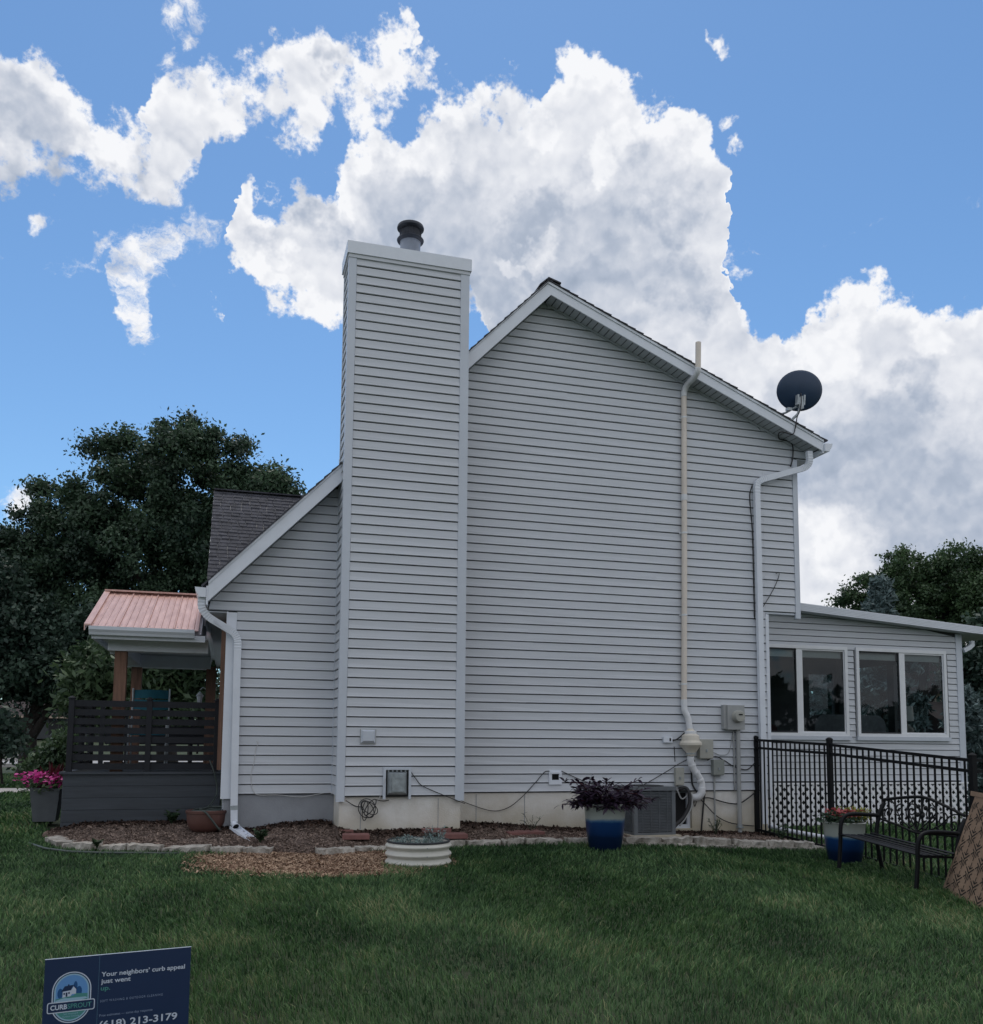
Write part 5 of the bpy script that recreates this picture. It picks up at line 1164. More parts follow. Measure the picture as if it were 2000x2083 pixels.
# grey planter with petunias left of the deck
GX, GY = -4.90, 1.62; GZ = -.40
gp = thing('tall_planter', (GX, GY, GZ), 'dark grey square planter standing left of the porch deck', 'planter')
b = MB(); 
v = [(GX+sx_*.13, GY+sy_*.13, GZ) for sx_, sy_ in ((-1,-1),(1,-1),(1,1),(-1,1))]+[(GX+sx_*.175, GY+sy_*.175, GZ+.42) for sx_, sy_ in ((-1,-1),(1,-1),(1,1),(-1,1))]
b.add(v, [(0,1,5,4),(1,2,6,5),(2,3,7,6),(3,0,4,7),(0,3,2,1)])
v = [(GX+sx_*.175, GY+sy_*.175, GZ+.42) for sx_, sy_ in ((-1,-1),(1,-1),(1,1),(-1,1))]+[(GX+sx_*.155, GY+sy_*.155, GZ+.42) for sx_, sy_ in ((-1,-1),(1,-1),(1,1),(-1,1))]+[(GX+sx_*.155, GY+sy_*.155, GZ+.37) for sx_, sy_ in ((-1,-1),(1,-1),(1,1),(-1,1))]
b.add(v, [(i, (i+1) % 4, (i+1) % 4+4, i+4) for i in range(4)]+[(4+i, 4+(i+1) % 4, 8+(i+1) % 4, 8+i) for i in range(4)]+[(8,9,10,11)])
b.build('planter_body', M['planter'], gp)
pt = thing('petunia_clump', (GX, GY, GZ+.4), 'pink petunias and dark red canna leaves in the grey planter', 'flowers')
leaves('green_leaf', tuft(GX, GY, GZ+.38, .30, 500, 0, .13), rdirs(500), .06, .03, M['leaf_shrub'], pt, .2, 'stuff')
lp_ = tuft(GX-.10, GY, GZ+.47, .26, 170, .0, .14)+tuft(GX+.12, GY-.08, GZ+.40, .18, 90, -.02, .14); leaves('pink_petal', lp_, rdirs(len(lp_), .3), .05, .05, M['petal_pink'], pt, .1, 'stuff')
lp_ = [(GX+.06+random.gauss(0,.03), GY+random.gauss(0,.03), GZ+.42) for _ in range(13)]; leaves('canna_leaf', lp_, [(random.gauss(.15,.35), random.gauss(0,.3), 1) for _ in range(13)], .34, .04, M['leaf_red'], pt, -.0)

# ------------------------------------------------------------------ fence
FX = 4.36
fn = thing('metal_fence', (FX, -1.9, -.7), 'black metal picket fence running from the house corner past the bench', 'fence')
posts = [(-.02, .75, -.62), (-1.64, .72, -.72), (-3.86, .56, -.85)]
for (y, zt, zb) in posts:
    b = MB(); b.box(FX-.027, FX+.027, y-.027, y+.027, zb, zt-.02); b.lathe((FX, y, zt-.02), [(.043,0),(.043,.012),(.02,.03),(0,.034)], 4); b.build('post', M['black'], fn)
def panel_f(y0, zt0, zb0, y1, zt1, zb1, n_):
    for dz in (0, -.108):
        b = MB(); b.bar((FX, y0-.028, zt0+dz), (FX, y1+.028, zt1+dz), .028, .032); b.build('rail', M['black'], fn)
    b = MB(); b.bar((FX, y0-.028, zb0), (FX, y1+.028, zb1), .026, .028); b.build('rail', M['black'], fn)
    for i in range(1, n_):
        t_ = i/n_; y = y0+(y1-y0)*t_; b = MB(); b.box(FX-.008, FX+.008, y-.008, y+.008, zb0+(zb1-zb0)*t_-.07, zt0+(zt1-zt0)*t_); b.build('picket', M['black'], fn)
panel_f(-.02, .70, -.53, -1.64, .645, -.605, 16)
panel_f(-1.64, .640, -.605, -3.86, .50, -.745, 22)
fn2 = thing('metal_fence', (6, -3.86, -.8), 'black metal fence section continuing behind the rusted screen at the far right', 'fence')
for dz in (.50, .392, -.745):
    b = MB(); b.bar((FX+.028, -3.86, dz), (8.3, -3.86, dz), .028, .03); b.build('rail', M['black'], fn2)
for i in range(1, 36):
    x = FX+.03+i*.105; b = MB(); b.box(x-.008, x+.008, -3.868, -3.852, -.80, .5); b.build('picket', M['black'], fn2)

# ------------------------------------------------------------------ bench (length along Y, back towards the fence)
bn = thing('garden_bench', (3.85, -3.4, -.7), 'black metal garden bench with scrollwork back against the fence', 'bench')
y0b, y1b = -2.86, -3.98
def zsb(y): return -.30-.085*(y-y0b)/(y1b-y0b)
for y in (y0b, y1b):
    zg = h(3.6, y); zs = zsb(y)
    b = MB(); b.tube(arc([(3.53,y,zg-.02),(3.56,y,zs-.10),(3.57,y,zs+.08),(3.61,y,zs+.175),(3.69,y,zs+.205),(3.82,y,zs+.205),(4.02,y,zs+.19),(4.06,y,zs+.185)], 6), .021, 8); b.build('arm_leg', M['black'], bn, True)
    b = MB(); b.tube(arc([(4.10,y+.02,h(4.1, y)-.02),(4.02,y,zs-.10),(4.02,y,zs+.02),(4.06,y,zs+.2),(4.13,y,zs+.325)], 5), .022, 8); b.build('back_leg', M['black'], bn, True)
    b = MB(); b.bar((3.57,y,zs-.015),(4.02,y,zs-.035), .03, .02); b.build('seat_rail', M['black'], bn)
for i in range(6):
    x = 3.575+i*.080
    b = MB(); b.bar((x, y0b+.02, zsb(y0b)-.012*math.sin(i/5*math.pi)), (x, y1b-.02, zsb(y1b)-.012*math.sin(i/5*math.pi)), .050, .010); b.build('seat_slat', M['black'], bn)
def bk(y, z):         # point on the reclined back plane
    return (4.03+(z+.22)*.30, y, z-.045-.085*(y-y0b)/(y1b-y0b))
ym = (y0b+y1b)/2
b = MB(); b.tube(arc([bk(y0b,.10), bk(y0b-.25,.155), bk(ym,.20), bk(y1b+.25,.155), bk(y1b,.10)], 8), .016, 8); b.build('top_rail', M['black'], bn, True)
b = MB(); b.tube(arc([bk(y0b,-.10), bk(y0b-.3,-.125), bk(ym,-.155), bk(y1b+.3,-.125), bk(y1b,-.10)], 8), .012, 8); b.build('lower_rail', M['black'], bn, True)
def scroll(cy, cz, r, a0, turns, sg):
    pts = []
    for i in range(26):
        t_ = i/25; a = a0+sg*turns*2*math.pi*t_; rr = r*(1-.78*t_); pts.append(bk(cy+rr*math.cos(a), cz+rr*math.sin(a)))
    return pts
for (cy, cz, r, a0, tn, sg) in ((ym+.13,.05,.085,-1.2,1.4,1),(ym-.13,.05,.085,4.34,1.4,-1),(ym+.30,.02,.075,2.2,1.3,-1),(ym-.30,.02,.075,.94,1.3,1),(ym+.10,-.07,.05,1.5,1.2,1),(ym-.10,-.07,.05,1.64,1.2,-1),(ym+.45,-.02,.06,-.8,1.3,1),(ym-.45,-.02,.06,3.94,1.3,-1),(ym+.24,-.09,.04,0,1.1,1),(ym-.24,-.09,.04,3.1,1.1,-1)):
    b = MB(); b.tube(scroll(cy, cz, r, a0, tn, sg), .0075, 6); b.build('scroll', M['black'], bn, True)
for sg in (1, -1):
    b = MB(); b.tube(arc([bk(ym,-.15), bk(ym+sg*.10,-.05), bk(ym+sg*.20,.08), bk(ym+sg*.12,.16)], 8), .0075, 6); b.build('scroll', M['black'], bn, True)
    b = MB(); b.tube(arc([bk(ym,-.15), bk(ym+sg*.25,-.06), bk(ym+sg*.40,.08), bk(ym+sg*.52,.10)], 8), .0075, 6); b.build('scroll', M['black'], bn, True)
b = MB(); b.tube([bk(ym,-.155), bk(ym,.19)], .008, 6); b.build('scroll', M['black'], bn)
for (dy, dz) in ((0,.06),(.05,.10),(-.05,.10),(.035,.02),(-.035,.02)):
    b = MB(); b.lathe(bk(ym+dy, dz), [(0,-.02),(.022,-.008),(.026,0),(.022,.008),(0,.02)], 8, axis=(1,0,-.36)); b.build('rosette', M['black'], bn)

# ------------------------------------------------------------------ leaning cut-out screen
sn = thing('metal_screen', (3.7, -4.5, -.7), 'rust brown metal screen with cut-out arrow pattern leaning at the right edge', 'screen')
A = Vector((3.864, -3.93, -.745)); eu = Vector((-.36, -.84, -.02)).normalized(); ev = Vector((.336, -.078, .93)); ev = (ev-eu*ev.dot(eu)).normalized(); en = eu.cross(ev); en = en if en.x < 0 else -en
W_, H_ = 1.35, .985
def sp(u, v, d=0): return A+eu*u+ev*v+en*d
# outline tapers towards the top like the photographed panel
b = MB(); b.poly([sp(0,0), sp(W_,0), sp(W_,H_), sp(.0,H_)], en*-.006); b.build('plate', M['screen'], sn)
b = MB(); b.poly([sp(-.10,H_-.02,.004), sp(W_,H_-.02,.004), sp(W_,H_+.025,.004), sp(-.13,H_+.025,.004)], en*-.05); b.build('top_flange', M['screen'], sn)
sl = MB(); R_ = .205
def seg(u0, v0, u1, v1, w=.014):
    k = 6
    for (u, v) in ((u0, v0), (u1, v1)):
        if v < .02 or v > H_-.04 or u < .02 or u > W_-.03: return
    du, dv = u1-u0, v1-v0; l_ = math.hypot(du, dv); px_, py_ = -dv/l_*w/2, du/l_*w/2
    P4 = [sp(u0+px_, v0+py_, .002), sp(u1+px_, v1+py_, .002), sp(u1-px_, v1-py_, .002), sp(u0-px_, v0-py_, .002)]
    sl.add(P4, [(0,1,2,3)])
a_ = .215
for i in range(-1, 11):
    for j in range(-6, 9):
        cu = .06+i*a_*.866; cv = .05+j*a_+(i % 2)*a_/2
        for q in range(3):
            for base_, kind_ in ((-90, 0), (90, 1)):
                a = math.radians(base_+120*q); ca, sa = math.cos(a), math.sin(a)
                if kind_ == 0: seg(cu, cv, cu+ca*a_*.46, cv+sa*a_*.46, .014)
                else:
                    seg(cu+ca*a_*.17, cv+sa*a_*.17, cu+ca*a_*.46, cv+sa*a_*.46, .012)
                    for sg_ in (60, -60):
                        aa = a+math.radians(sg_); hx, hy = cu+ca*a_*.17, cv+sa*a_*.17; seg(hx, hy, hx+math.cos(aa)*a_*.24, hy+math.sin(aa)*a_*.22, .012)
sl.build('slot_pattern', M['slot'], sn, kind='stuff')

# ------------------------------------------------------------------ yard sign
sg = thing('yard_sign', (-3.25, -7.25, -.85), 'navy blue lawn sign with badge logo and white lettering', 'sign')
TL = Vector(((-3.4397,-6.7679,-0.3201))); su = Vector(((.9832,.1826,0))).normalized(); sv = Vector((0, 0, -1)); snn = Vector((su.y, -su.x, 0)); snn = snn if snn.y < 0 else -snn
SW, SH = .61, .457
def sq(u, v, d=0): return TL+su*u+sv*v+snn*d
b = MB(); b.poly([sq(0,0), sq(SW,0), sq(SW,SH), sq(0,SH)], -snn*.004); b.build('panel', M['signblue'], sg)
b = MB(); b.poly([sq(-.001,-.0018,.0006), sq(SW+.001,-.0018,.0006), sq(SW+.001,.0004,.0006), sq(-.001,.0004,.0006)], -snn*.0055); b.build('panel_edge', M['s_white'], sg)
for u in (.16, .45):
    b = MB(); b.tube([sq(u, .02, -.0075), sq(u, .80, -.0075)], .003, 6); b.build('stake', M['galv'], sg)
def shape(pts, key, d, name='print'):
    b = MB(); b.add([sq(u, v, d) for u, v in pts], [tuple(range(len(pts)))]); return b.build(name, M[key], sg)
def ring(pts_o, pts_i, key, d):
    n_ = len(pts_o); b = MB(); b.add([sq(u, v, d) for u, v in pts_o]+[sq(u, v, d) for u, v in pts_i], [(i, (i+1) % n_, n_+(i+1) % n_, n_+i) for i in range(n_)]); return b.build('print', M[key], sg)
shape([(.2185,.0),(.2197,.0),(.2197,SH),(.2185,SH)], 's_line', .0007)
# badge: arch on top, round foot, in sign metres
BU, BT, BB = .112, .139, .200
def arch(w, n_=20):
    return [(BU-w*math.cos(math.pi*i/n_), BT-w*math.sin(math.pi*i/n_)) for i in range(n_+1)]+[(BU+w*math.cos(math.pi*i/n_), BB+w*math.sin(math.pi*i/n_)) for i in range(n_+1)]
ring(arch(.0785), arch(.0740), 's_white', .0008)
ring(arch(.0700), arch(.0640), 's_pale', .0009)
shape([(BU-.064*math.cos(math.pi*i/20), BT-.064*math.sin(math.pi*i/20)) for i in range(21)]+[(BU+.064, .175), (BU-.064, .175)], 's_sky', .0010)
shape([(BU+.064*math.cos(math.pi*i/20), BB+.064*math.sin(math.pi*i/20)) for i in range(21)]+[(BU-.064, .185), (BU+.064, .185)], 's_teal2', .0010)
for (tu, tv, tw, th_) in ((.066,.150,.011,.044),(.141,.146,.012,.044),(.126,.122,.008,.040)):
    shape([(tu+tw*math.cos(a), tv+th_*.5*math.sin(a)) for a in np.linspace(0, 2*math.pi, 14)[:-1]], 's_tree', .0012)
shape([(BU-.064,.184),(BU-.064,.172),(.075,.168),(.118,.162),(.130,.154),(BU+.064,.158),(BU+.064,.184)], 's_teal2', .0013)
shape([(BU-.064,.178),(.082,.170),(.100,.172),(.168,.172),(BU+.066,.178),(.150,.185),(BU-.060,.190)], 's_pale', .0014)
shape([(.076,.143),(.108,.139),(.108,.164),(.076,.168)], 's_white', .0015)
shape([(.108,.141),(.119,.124),(.129,.136),(.129,.156),(.113,.156),(.108,.164)], 's_white', .0015)
shape([(.069,.142),(.083,.120),(.119,.117),(.108,.139)], 'signblue', .0016)
shape([(.119,.117),(.134,.137),(.129,.136),(.118,.123)], 'signblue', .0016)
shape([(.096,.122),(.096,.113),(.101,.113),(.101,.122)], 'signblue', .0016)
for (u0, u1, v0, v1) in ((.079,.085,.148,.156),(.098,.104,.146,.154),(.088,.095,.147,.165)):
    shape([(u0,v0),(u1,v0),(u1,v1),(u0,v1)], 'signblue', .0017)
def rrect(u0, u1, v0, v1, r, key, d):
    pts = []
    for cx, cy, a0 in ((u1-r, v0+r, -90), (u1-r, v1-r, 0), (u0+r, v1-r, 90), (u0+r, v0+r, 180)):
        pts += [(cx+r*math.cos(math.radians(a0+18*i)), cy+r*math.sin(math.radians(a0+18*i))) for i in range(6)]
    shape(pts, key, d)
rrect(.0165, .2075, .184, .231, .009, 's_white', .0018); rrect(.0205, .2035, .188, .227, .006, 'signblue', .0019)
def text(s, u, v, size, key, width=None, d=.0022, rot=0.0, bold=.0, sp_=1.0):
    cu = bpy.data.curves.new('lettering', 'FONT'); cu.body = s; cu.size = size; cu.extrude = 0; cu.offset = bold; cu.space_character = sp_
    ob = bpy.data.objects.new('lettering', cu); COL.objects.link(ob)
    bpy.context.view_layer.update()
    me = bpy.data.meshes.new_from_object(ob); bpy.data.objects.remove(ob)
    w0 = max(v_.co.x for v_ in me.vertices)-min(v_.co.x for v_ in me.vertices); x_ = min(v_.co.x for v_ in me.vertices); k = (width/w0) if width else 1
    off = OFF[sg.name]
    for v_ in me.vertices:
        a_, b_ = (v_.co.x-x_)*k, v_.co.y; ca, sa = math.cos(rot), math.sin(rot)
        p_ = sq(u+a_*ca, v-b_-a_*sa, d); v_.co = (p_.x-off[0], p_.y-off[1], p_.z-off[2])
    me.materials.clear(); me.materials.append(M[key]); ob = bpy.data.objects.new('lettering', me); COL.objects.link(ob); ob.parent = sg; return ob
text("Your neighbors\u2019 curb appeal", .229, .094, .028, 's_white', .356, bold=.0005)
text("just went", .229, .124, .028, 's_white', .123, bold=.0005)
text("up.", .229, .154, .028, 's_teal2', .039, bold=.0005)
text("SOFT WASHING & OUTDOOR CLEANING", .229, .205, .0145, 's_grey', .263, sp_=1.3)
text("Free estimates \u2014 same-day response", .229, .267, .015, 's_grey', .222)
text("(618) 213-3179", .229, .317, .043, 's_white', .330, bold=.0008)
text("CURB", .030, .2165, .0285, 's_white', .066, bold=.0008, d=.0024)
text("SPROUT", .0975, .2165, .0285, 's_teal2', .096, bold=.0004, d=.0024)
text("Soft Washing &", .083, .2415, .0095, 's_pale', .058)
text("Outdoor Cleaning", .079, .2525, .0095, 's_pale', .067)

# ------------------------------------------------------------------ trees
def foliage(name, clumps, nleaf, size, mt, parent, seed=0, flat=.0, elong=1.6, kind=None):
    """clumps: array (cx,cy,cz,r); leaves are spread near the surface of the clumps"""
    rg = np.random.default_rng(seed); C_ = np.array(clumps); w = C_[:, 3]**2; k = rg.choice(len(C_), nleaf, p=w/w.sum())
    d = rg.normal(0, 1, (nleaf, 3)); d /= np.linalg.norm(d, axis=1)[:, None]; r_ = C_[k, 3]*np.abs(rg.normal(.62, .42, nleaf))
    c = C_[k, :3]+d*r_[:, None]*np.array([1, 1, .8])
    u = rg.normal(0, 1, (nleaf, 3)); u /= np.linalg.norm(u, axis=1)[:, None]; v = np.cross(u, d+rg.normal(0, .5, (nleaf, 3))); v /= np.linalg.norm(v, axis=1)[:, None]+1e-9
    s = size*rg.uniform(.5, 1.3, nleaf)
    A = u*(s*elong/2)[:, None]; B = v*(s/2)[:, None]
    V = np.stack([c-A, c-B*.9+A*.1, c+A, c+B*.9-A*.1], 1).reshape(-1, 3); F = np.arange(nleaf*4).reshape(-1, 4)
    tb_ = rg.uniform(0, 1, len(C_)); t_ = np.repeat(np.clip(.5*tb_[k]+.5*rg.uniform(0, 1, nleaf), 0, 1), 4)
    return np_mesh(name, V, F, mt, parent, kind, t_)
def crown(parts, n_, rmin, rmax, seed, shell=.55):
    """clumps inside a union of ellipsoids (cx,cy,cz,rx,ry,rz)"""
    rg = random.Random(seed); out = []; vol = [(p[3]*p[4]*p[5])**.62 for p in parts]
    for _ in range(n_):
        p_ = rg.choices(parts, vol)[0]
        while True:
            d = [rg.gauss(0, 1) for _ in range(3)]; l_ = math.sqrt(sum(q*q for q in d)); d = [q/l_ for q in d]; q = rg.uniform(shell**3, 1)**(1/3)
            break
        out.append((p_[0]+d[0]*p_[3]*q, p_[1]+d[1]*p_[4]*q, p_[2]+d[2]*p_[5]*q, rg.uniform(rmin, rmax)))
    return out
def trunk(parent, base, top, r, limbs, seed, nm='trunk'):
    rg = random.Random(seed); b = MB(); base = Vector(base); top = Vector(top); mid = (base+top)/2+Vector((rg.uniform(-.2,.2), 0, 0))
    P = arc([base, mid, top], 6); b.tube(P, [r*(1.25 if i == 0 else 1-.55*i/len(P)) for i in range(len(P))], 12)
    o = b.build(nm, M['bark'], parent, True)
    for lb in limbs:
        c = MB(); P = arc(lb, 5); c.tube(P, [r*.45*(1-.75*i/len(P)) for i in range(len(P))], 8); c.build('limb', M['bark'], o, True)
    return o
def tree(name, label, base, top, r, parts, nclump, cr, nleaf, size, mt, seed, limbs=0, group=None, elong=1.6, shell=.5, cat='tree'):
    t = thing(name, base, label, cat, group)
    lb = []
    rg = random.Random(seed+5)
    for i in range(limbs):
        p_ = rg.choice(parts); s = Vector(base).lerp(Vector(top), rg.uniform(.45, 1)); e = Vector((p_[0]+rg.uniform(-.6,.6)*p_[3], p_[1]+rg.uniform(-.5,.5)*p_[4], p_[2]+rg.uniform(-.3,.7)*p_[5]))
        lb.append([s, s.lerp(e, .5)+Vector((0,0,rg.uniform(.0,.5))), e])
    trunk(t, base, top, r, lb, seed)
    foliage('crown', crown(parts, nclump, cr[0], cr[1], seed, shell), nleaf, size, mt, t, seed, elong=elong)
    return t
tree('oak_tree', 'tallest broad dark oak rising behind the porch on the left', (-4.3, 16.2, -.35), (-4.5, 15.6, 5.0), .30,
     [(-4.50,14.71,8.05,1.76,1.41,1.42), (-3.38,14.42,7.72,1.49,1.19,1.42), (-5.90,15.19,7.30,1.35,1.19,1.49), (-6.98,15.59,6.41,1.49,1.19,1.42), (-7.93,15.93,5.80,1.29,1.03,1.22), (-2.07,14.07,7.46,0.57,0.56,0.70), (-1.69,13.94,7.67,0.27,0.32,0.41), (-5.01,15.08,5.82,2.44,1.95,1.49), (-3.44,14.64,5.70,1.62,1.30,1.62), (-7.43,15.92,4.46,1.89,1.52,1.49), (-4.93,15.28,3.67,2.84,2.27,1.35), (-2.69,14.36,6.38,0.95,0.87,1.08), (-8.62,16.21,4.98,0.81,0.87,1.08), (-1.69,13.94,7.67,0.46,0.37,0.46), (-2.20,14.12,7.33,0.54,0.54,0.68), (-1.16,13.81,7.40,0.22,0.17,0.22)], 600, (.20, .50), 260000, .074, M['leaf_oak'], 3, limbs=12, shell=.5)
tree('shade_tree', 'lower dark tree with forked trunk at the far left edge', (-7.53,14.24,-0.25), (-7.54,14.16,1.42), .26, [(-7.61,14.03,2.91,1.62,1.30,1.25), (-8.59,14.24,3.64,1.49,1.20,1.37), (-6.17,13.63,2.79,1.12,1.00,1.25), (-6.86,13.90,2.11,0.87,0.70,0.56), (-8.19,14.26,2.34,0.75,0.60,0.56), (-6.31,13.78,1.68,0.37,0.35,0.44)], 260, (.25, .6), 70000, .085, M['leaf_far'], 9, limbs=5, shell=.3)
tree('leafy_shrub', 'lighter green willow-leaved shrub seen between the porch posts', (-3.3, 8.4, -.4), (-3.3, 8.4, 1.2), .05, [(-5.31,9.28,2.01,0.51,0.43,0.53), (-4.37,9.01,1.97,0.62,0.49,0.46), (-3.53,8.76,2.03,0.62,0.49,0.49), (-5.33,9.35,1.29,0.62,0.49,0.62), (-4.04,8.99,1.20,1.13,0.91,0.72), (-3.30,8.64,2.54,0.41,0.33,0.41)], 60, (.25, .5), 15000, .085, M['leaf_shrub'], 14, limbs=2, elong=2.4, shell=.2, cat='shrub')
tree('leafy_shrub', 'low green bush growing behind the pink flowers', (-5.33,4.47,-0.30), (-5.34,4.45,0.20), .03, [(-5.25,4.40,0.36,0.23,0.18,0.22), (-5.47,4.48,0.19,0.22,0.17,0.12), (-5.17,4.36,0.55,0.14,0.11,0.14)], 36, (.12, .26), 6000, .055, M['leaf_shrub'], 15, limbs=1, shell=.1, cat='shrub')
tree('leafy_shrub', 'dark bush at the left edge beside the street', (-7.18,9.98,-0.40), (-7.19,9.95,0.66), .03, [(-7.39,9.99,0.87,0.31,0.25,0.25), (-7.69,10.09,0.76,0.51,0.41,0.41), (-7.04,9.92,0.54,0.31,0.25,0.10)], 30, (.25, .5), 6000, .09, M['leaf_far'], 16, limbs=1, shell=.1, cat='shrub')
tree('maple_tree', 'broad maple rising above the sunroom roof at the right edge', (19.40,13.78,-0.90), (19.26,13.39,4.96), .30, [(18.75,13.44,5.93,1.22,0.97,1.22), (20.15,13.02,6.10,1.38,1.10,1.22), (21.26,12.73,5.78,1.30,1.17,1.46), (17.60,13.82,5.51,0.89,0.71,0.89), (16.91,14.05,5.18,0.57,0.45,0.52), (18.79,13.54,4.79,2.11,1.69,0.97), (21.00,12.97,4.17,1.46,1.17,1.46), (21.90,12.60,5.30,1.14,1.56,1.95)], 480, (.16, .42), 120000, .080, M['leaf_maple'], 21, limbs=6, elong=1.3, shell=.3)
tree('evergreen_tree', 'dark tall evergreen right of the sunroom corner', (18.74,10.85,-0.90), (18.68,10.68,2.36), .2, [(18.80,10.60,2.80,1.02,1.29,1.61), (18.49,10.81,1.63,0.73,0.70,0.88), (19.53,10.46,2.07,1.02,1.40,1.75)], 160, (.3, .6), 36000, .10, M['leaf_far'], 23, limbs=3, shell=.2)
def spruce(label, base, H, R, n_, seed, nl, mt='leaf_spruce', size=.07):
    t = thing('spruce_tree', base, label, 'tree'); rg = random.Random(seed); b = MB(); B_ = Vector(base)
    b.tube([B_, B_+Vector((0,0,H*.96))], [.16, .02], 8); b.build('trunk', M['bark'], t)
    cl = []
    for i in range(n_):
        q = (i+rg.random())/n_; z = H*(.06+.92*q); r_ = R*(1-q)**.8*(.85+.25*math.sin(i*1.7)); a = rg.uniform(0, 6.283)
        for s_ in range(7):
            u = (s_+.7)/7; cl.append((B_.x+math.cos(a)*r_*u+rg.gauss(0,.04), B_.y+math.sin(a)*r_*u+rg.gauss(0,.04), B_.z+z-.22*r_*u*u+.06*r_*u, .09+.10*(1-abs(u-.6))))
    foliage('crown', cl, nl, size, M[mt], t, seed, elong=3.2)
    return t
spruce('blue-grey spruce in front of the maple above the sunroom roof', (15.36,10.74,-0.90), 6.47, 2.0, 130, 31, 42000)
spruce('blue-grey spruce seen through the sunroom windows', (12.38,9.52,-0.90), 4.39, 1.3, 90, 33, 22000, size=.06)
spruce('small blue-grey spruce at the right edge beyond the sunroom corner', (15.25,7.64,-0.90), 3.00, 1.5, 80, 35, 20000)
b_ = MB()
# distant hedge rows as undergrowth
t = thing('hedge', (-10, 86, 1), 'long dark hedge across the far side of the street', 'hedge'); foliage('foliage', [(x, 85+random.uniform(-1,1), h(x,85)+random.uniform(.2,5.0), random.uniform(1.0,1.9)) for x in np.arange(-62, 44, .75) for _ in range(2)], 42000, .38, M['leaf_far'], t, 41, kind='stuff')
t = thing('hedge', (20, 34, 0), 'dark tree belt behind the sunroom at the right', 'hedge'); foliage('foliage', [(x, 32+random.uniform(-1,1), h(x,32)+random.uniform(.2,4.4), random.uniform(.8,1.4)) for x in np.arange(5, 44, .5) for _ in range(3)], 42000, .24, M['leaf_far'], t, 43, kind='stuff')
# far houses
def far_house(label, x, y, w, d_, z0, hh_, rh, wall, roof, rot=0):
    o = thing('distant_house', (x, y, z0), label, 'house'); c_, s2 = math.cos(rot), math.sin(rot)
    def W(u, v, z): return (x+c_*u-s2*v, y+s2*u+c_*v, z)
    b = MB(); b.obox(W(0,0,z0+hh_/2), (c_*w/2, s2*w/2, 0), (-s2*d_/2, c_*d_/2, 0), (0,0,hh_/2)); b.build('wall', wall, o)
    b = MB(); e = .35; P_ = [W(-w/2-e,-d_/2-e,z0+hh_), W(w/2+e,-d_/2-e,z0+hh_), W(w/2+e,d_/2+e,z0+hh_), W(-w/2-e,d_/2+e,z0+hh_), W(-w/2-e,0,z0+hh_+rh), W(w/2+e,0,z0+hh_+rh)]
    b.add(P_, [(0,1,5,4),(2,3,4,5),(0,4,3),(1,2,5),(3,2,1,0)]); b.build('roof', roof, o)
    b = MB(); b.obox(W(0,-d_/2-e-.04,z0+hh_-.06), (c_*(w/2+e), s2*(w/2+e), 0), (-s2*.04, c_*.04, 0), (0,0,.08)); b.build('gutter', M['tan'], o)
    for u in (-w*.3, 0, w*.3):
        b = MB(); b.obox(W(u,-d_/2-.02,z0+hh_*.55), (c_*.5, s2*.5, 0), (-s2*.02, c_*.02, 0), (0,0,.6)); b.build('window', M['acdark'], o)
    return o
far_house('low brown-roofed neighbouring house right of the sunroom', (21.06,10.13)[0], (21.06,10.13)[1], 8, 6, -.9, 1.6, 1.25, M['interior'], M['neigh_roof'], -.28)
far_house('neighbouring house with tan eave peeking from the right edge', (26.92,18.54)[0], (26.92,18.54)[1], 7, 6, -.9, 3.55, 1.8, M['tan'], M['neigh_roof'], .2)
far_house('pale low house far across the street on the left', (-15.60,67.69)[0], (-15.60,67.69)[1], 11, 6, h(*(-15.60,67.69))-.1, 1.7, 1.3, M['interior'], M['neigh_roof'], .1)
t = thing('hedge', (0, -40, -1), 'unseen belt of trees behind the viewer, added to darken the sunroom window reflections', 'hedge'); foliage('foliage', [(x, -40+random.uniform(-2,2), -1+random.uniform(.5,4.6+1.4*math.sin(x*.4)), random.uniform(.9,1.6)) for x in np.arange(-60, 60, 1.1) for _ in range(4)], 20000, .8, M['leaf_far'], t, 47, kind='stuff')  # out of view, added to dim glass reflections and light on the lower wall


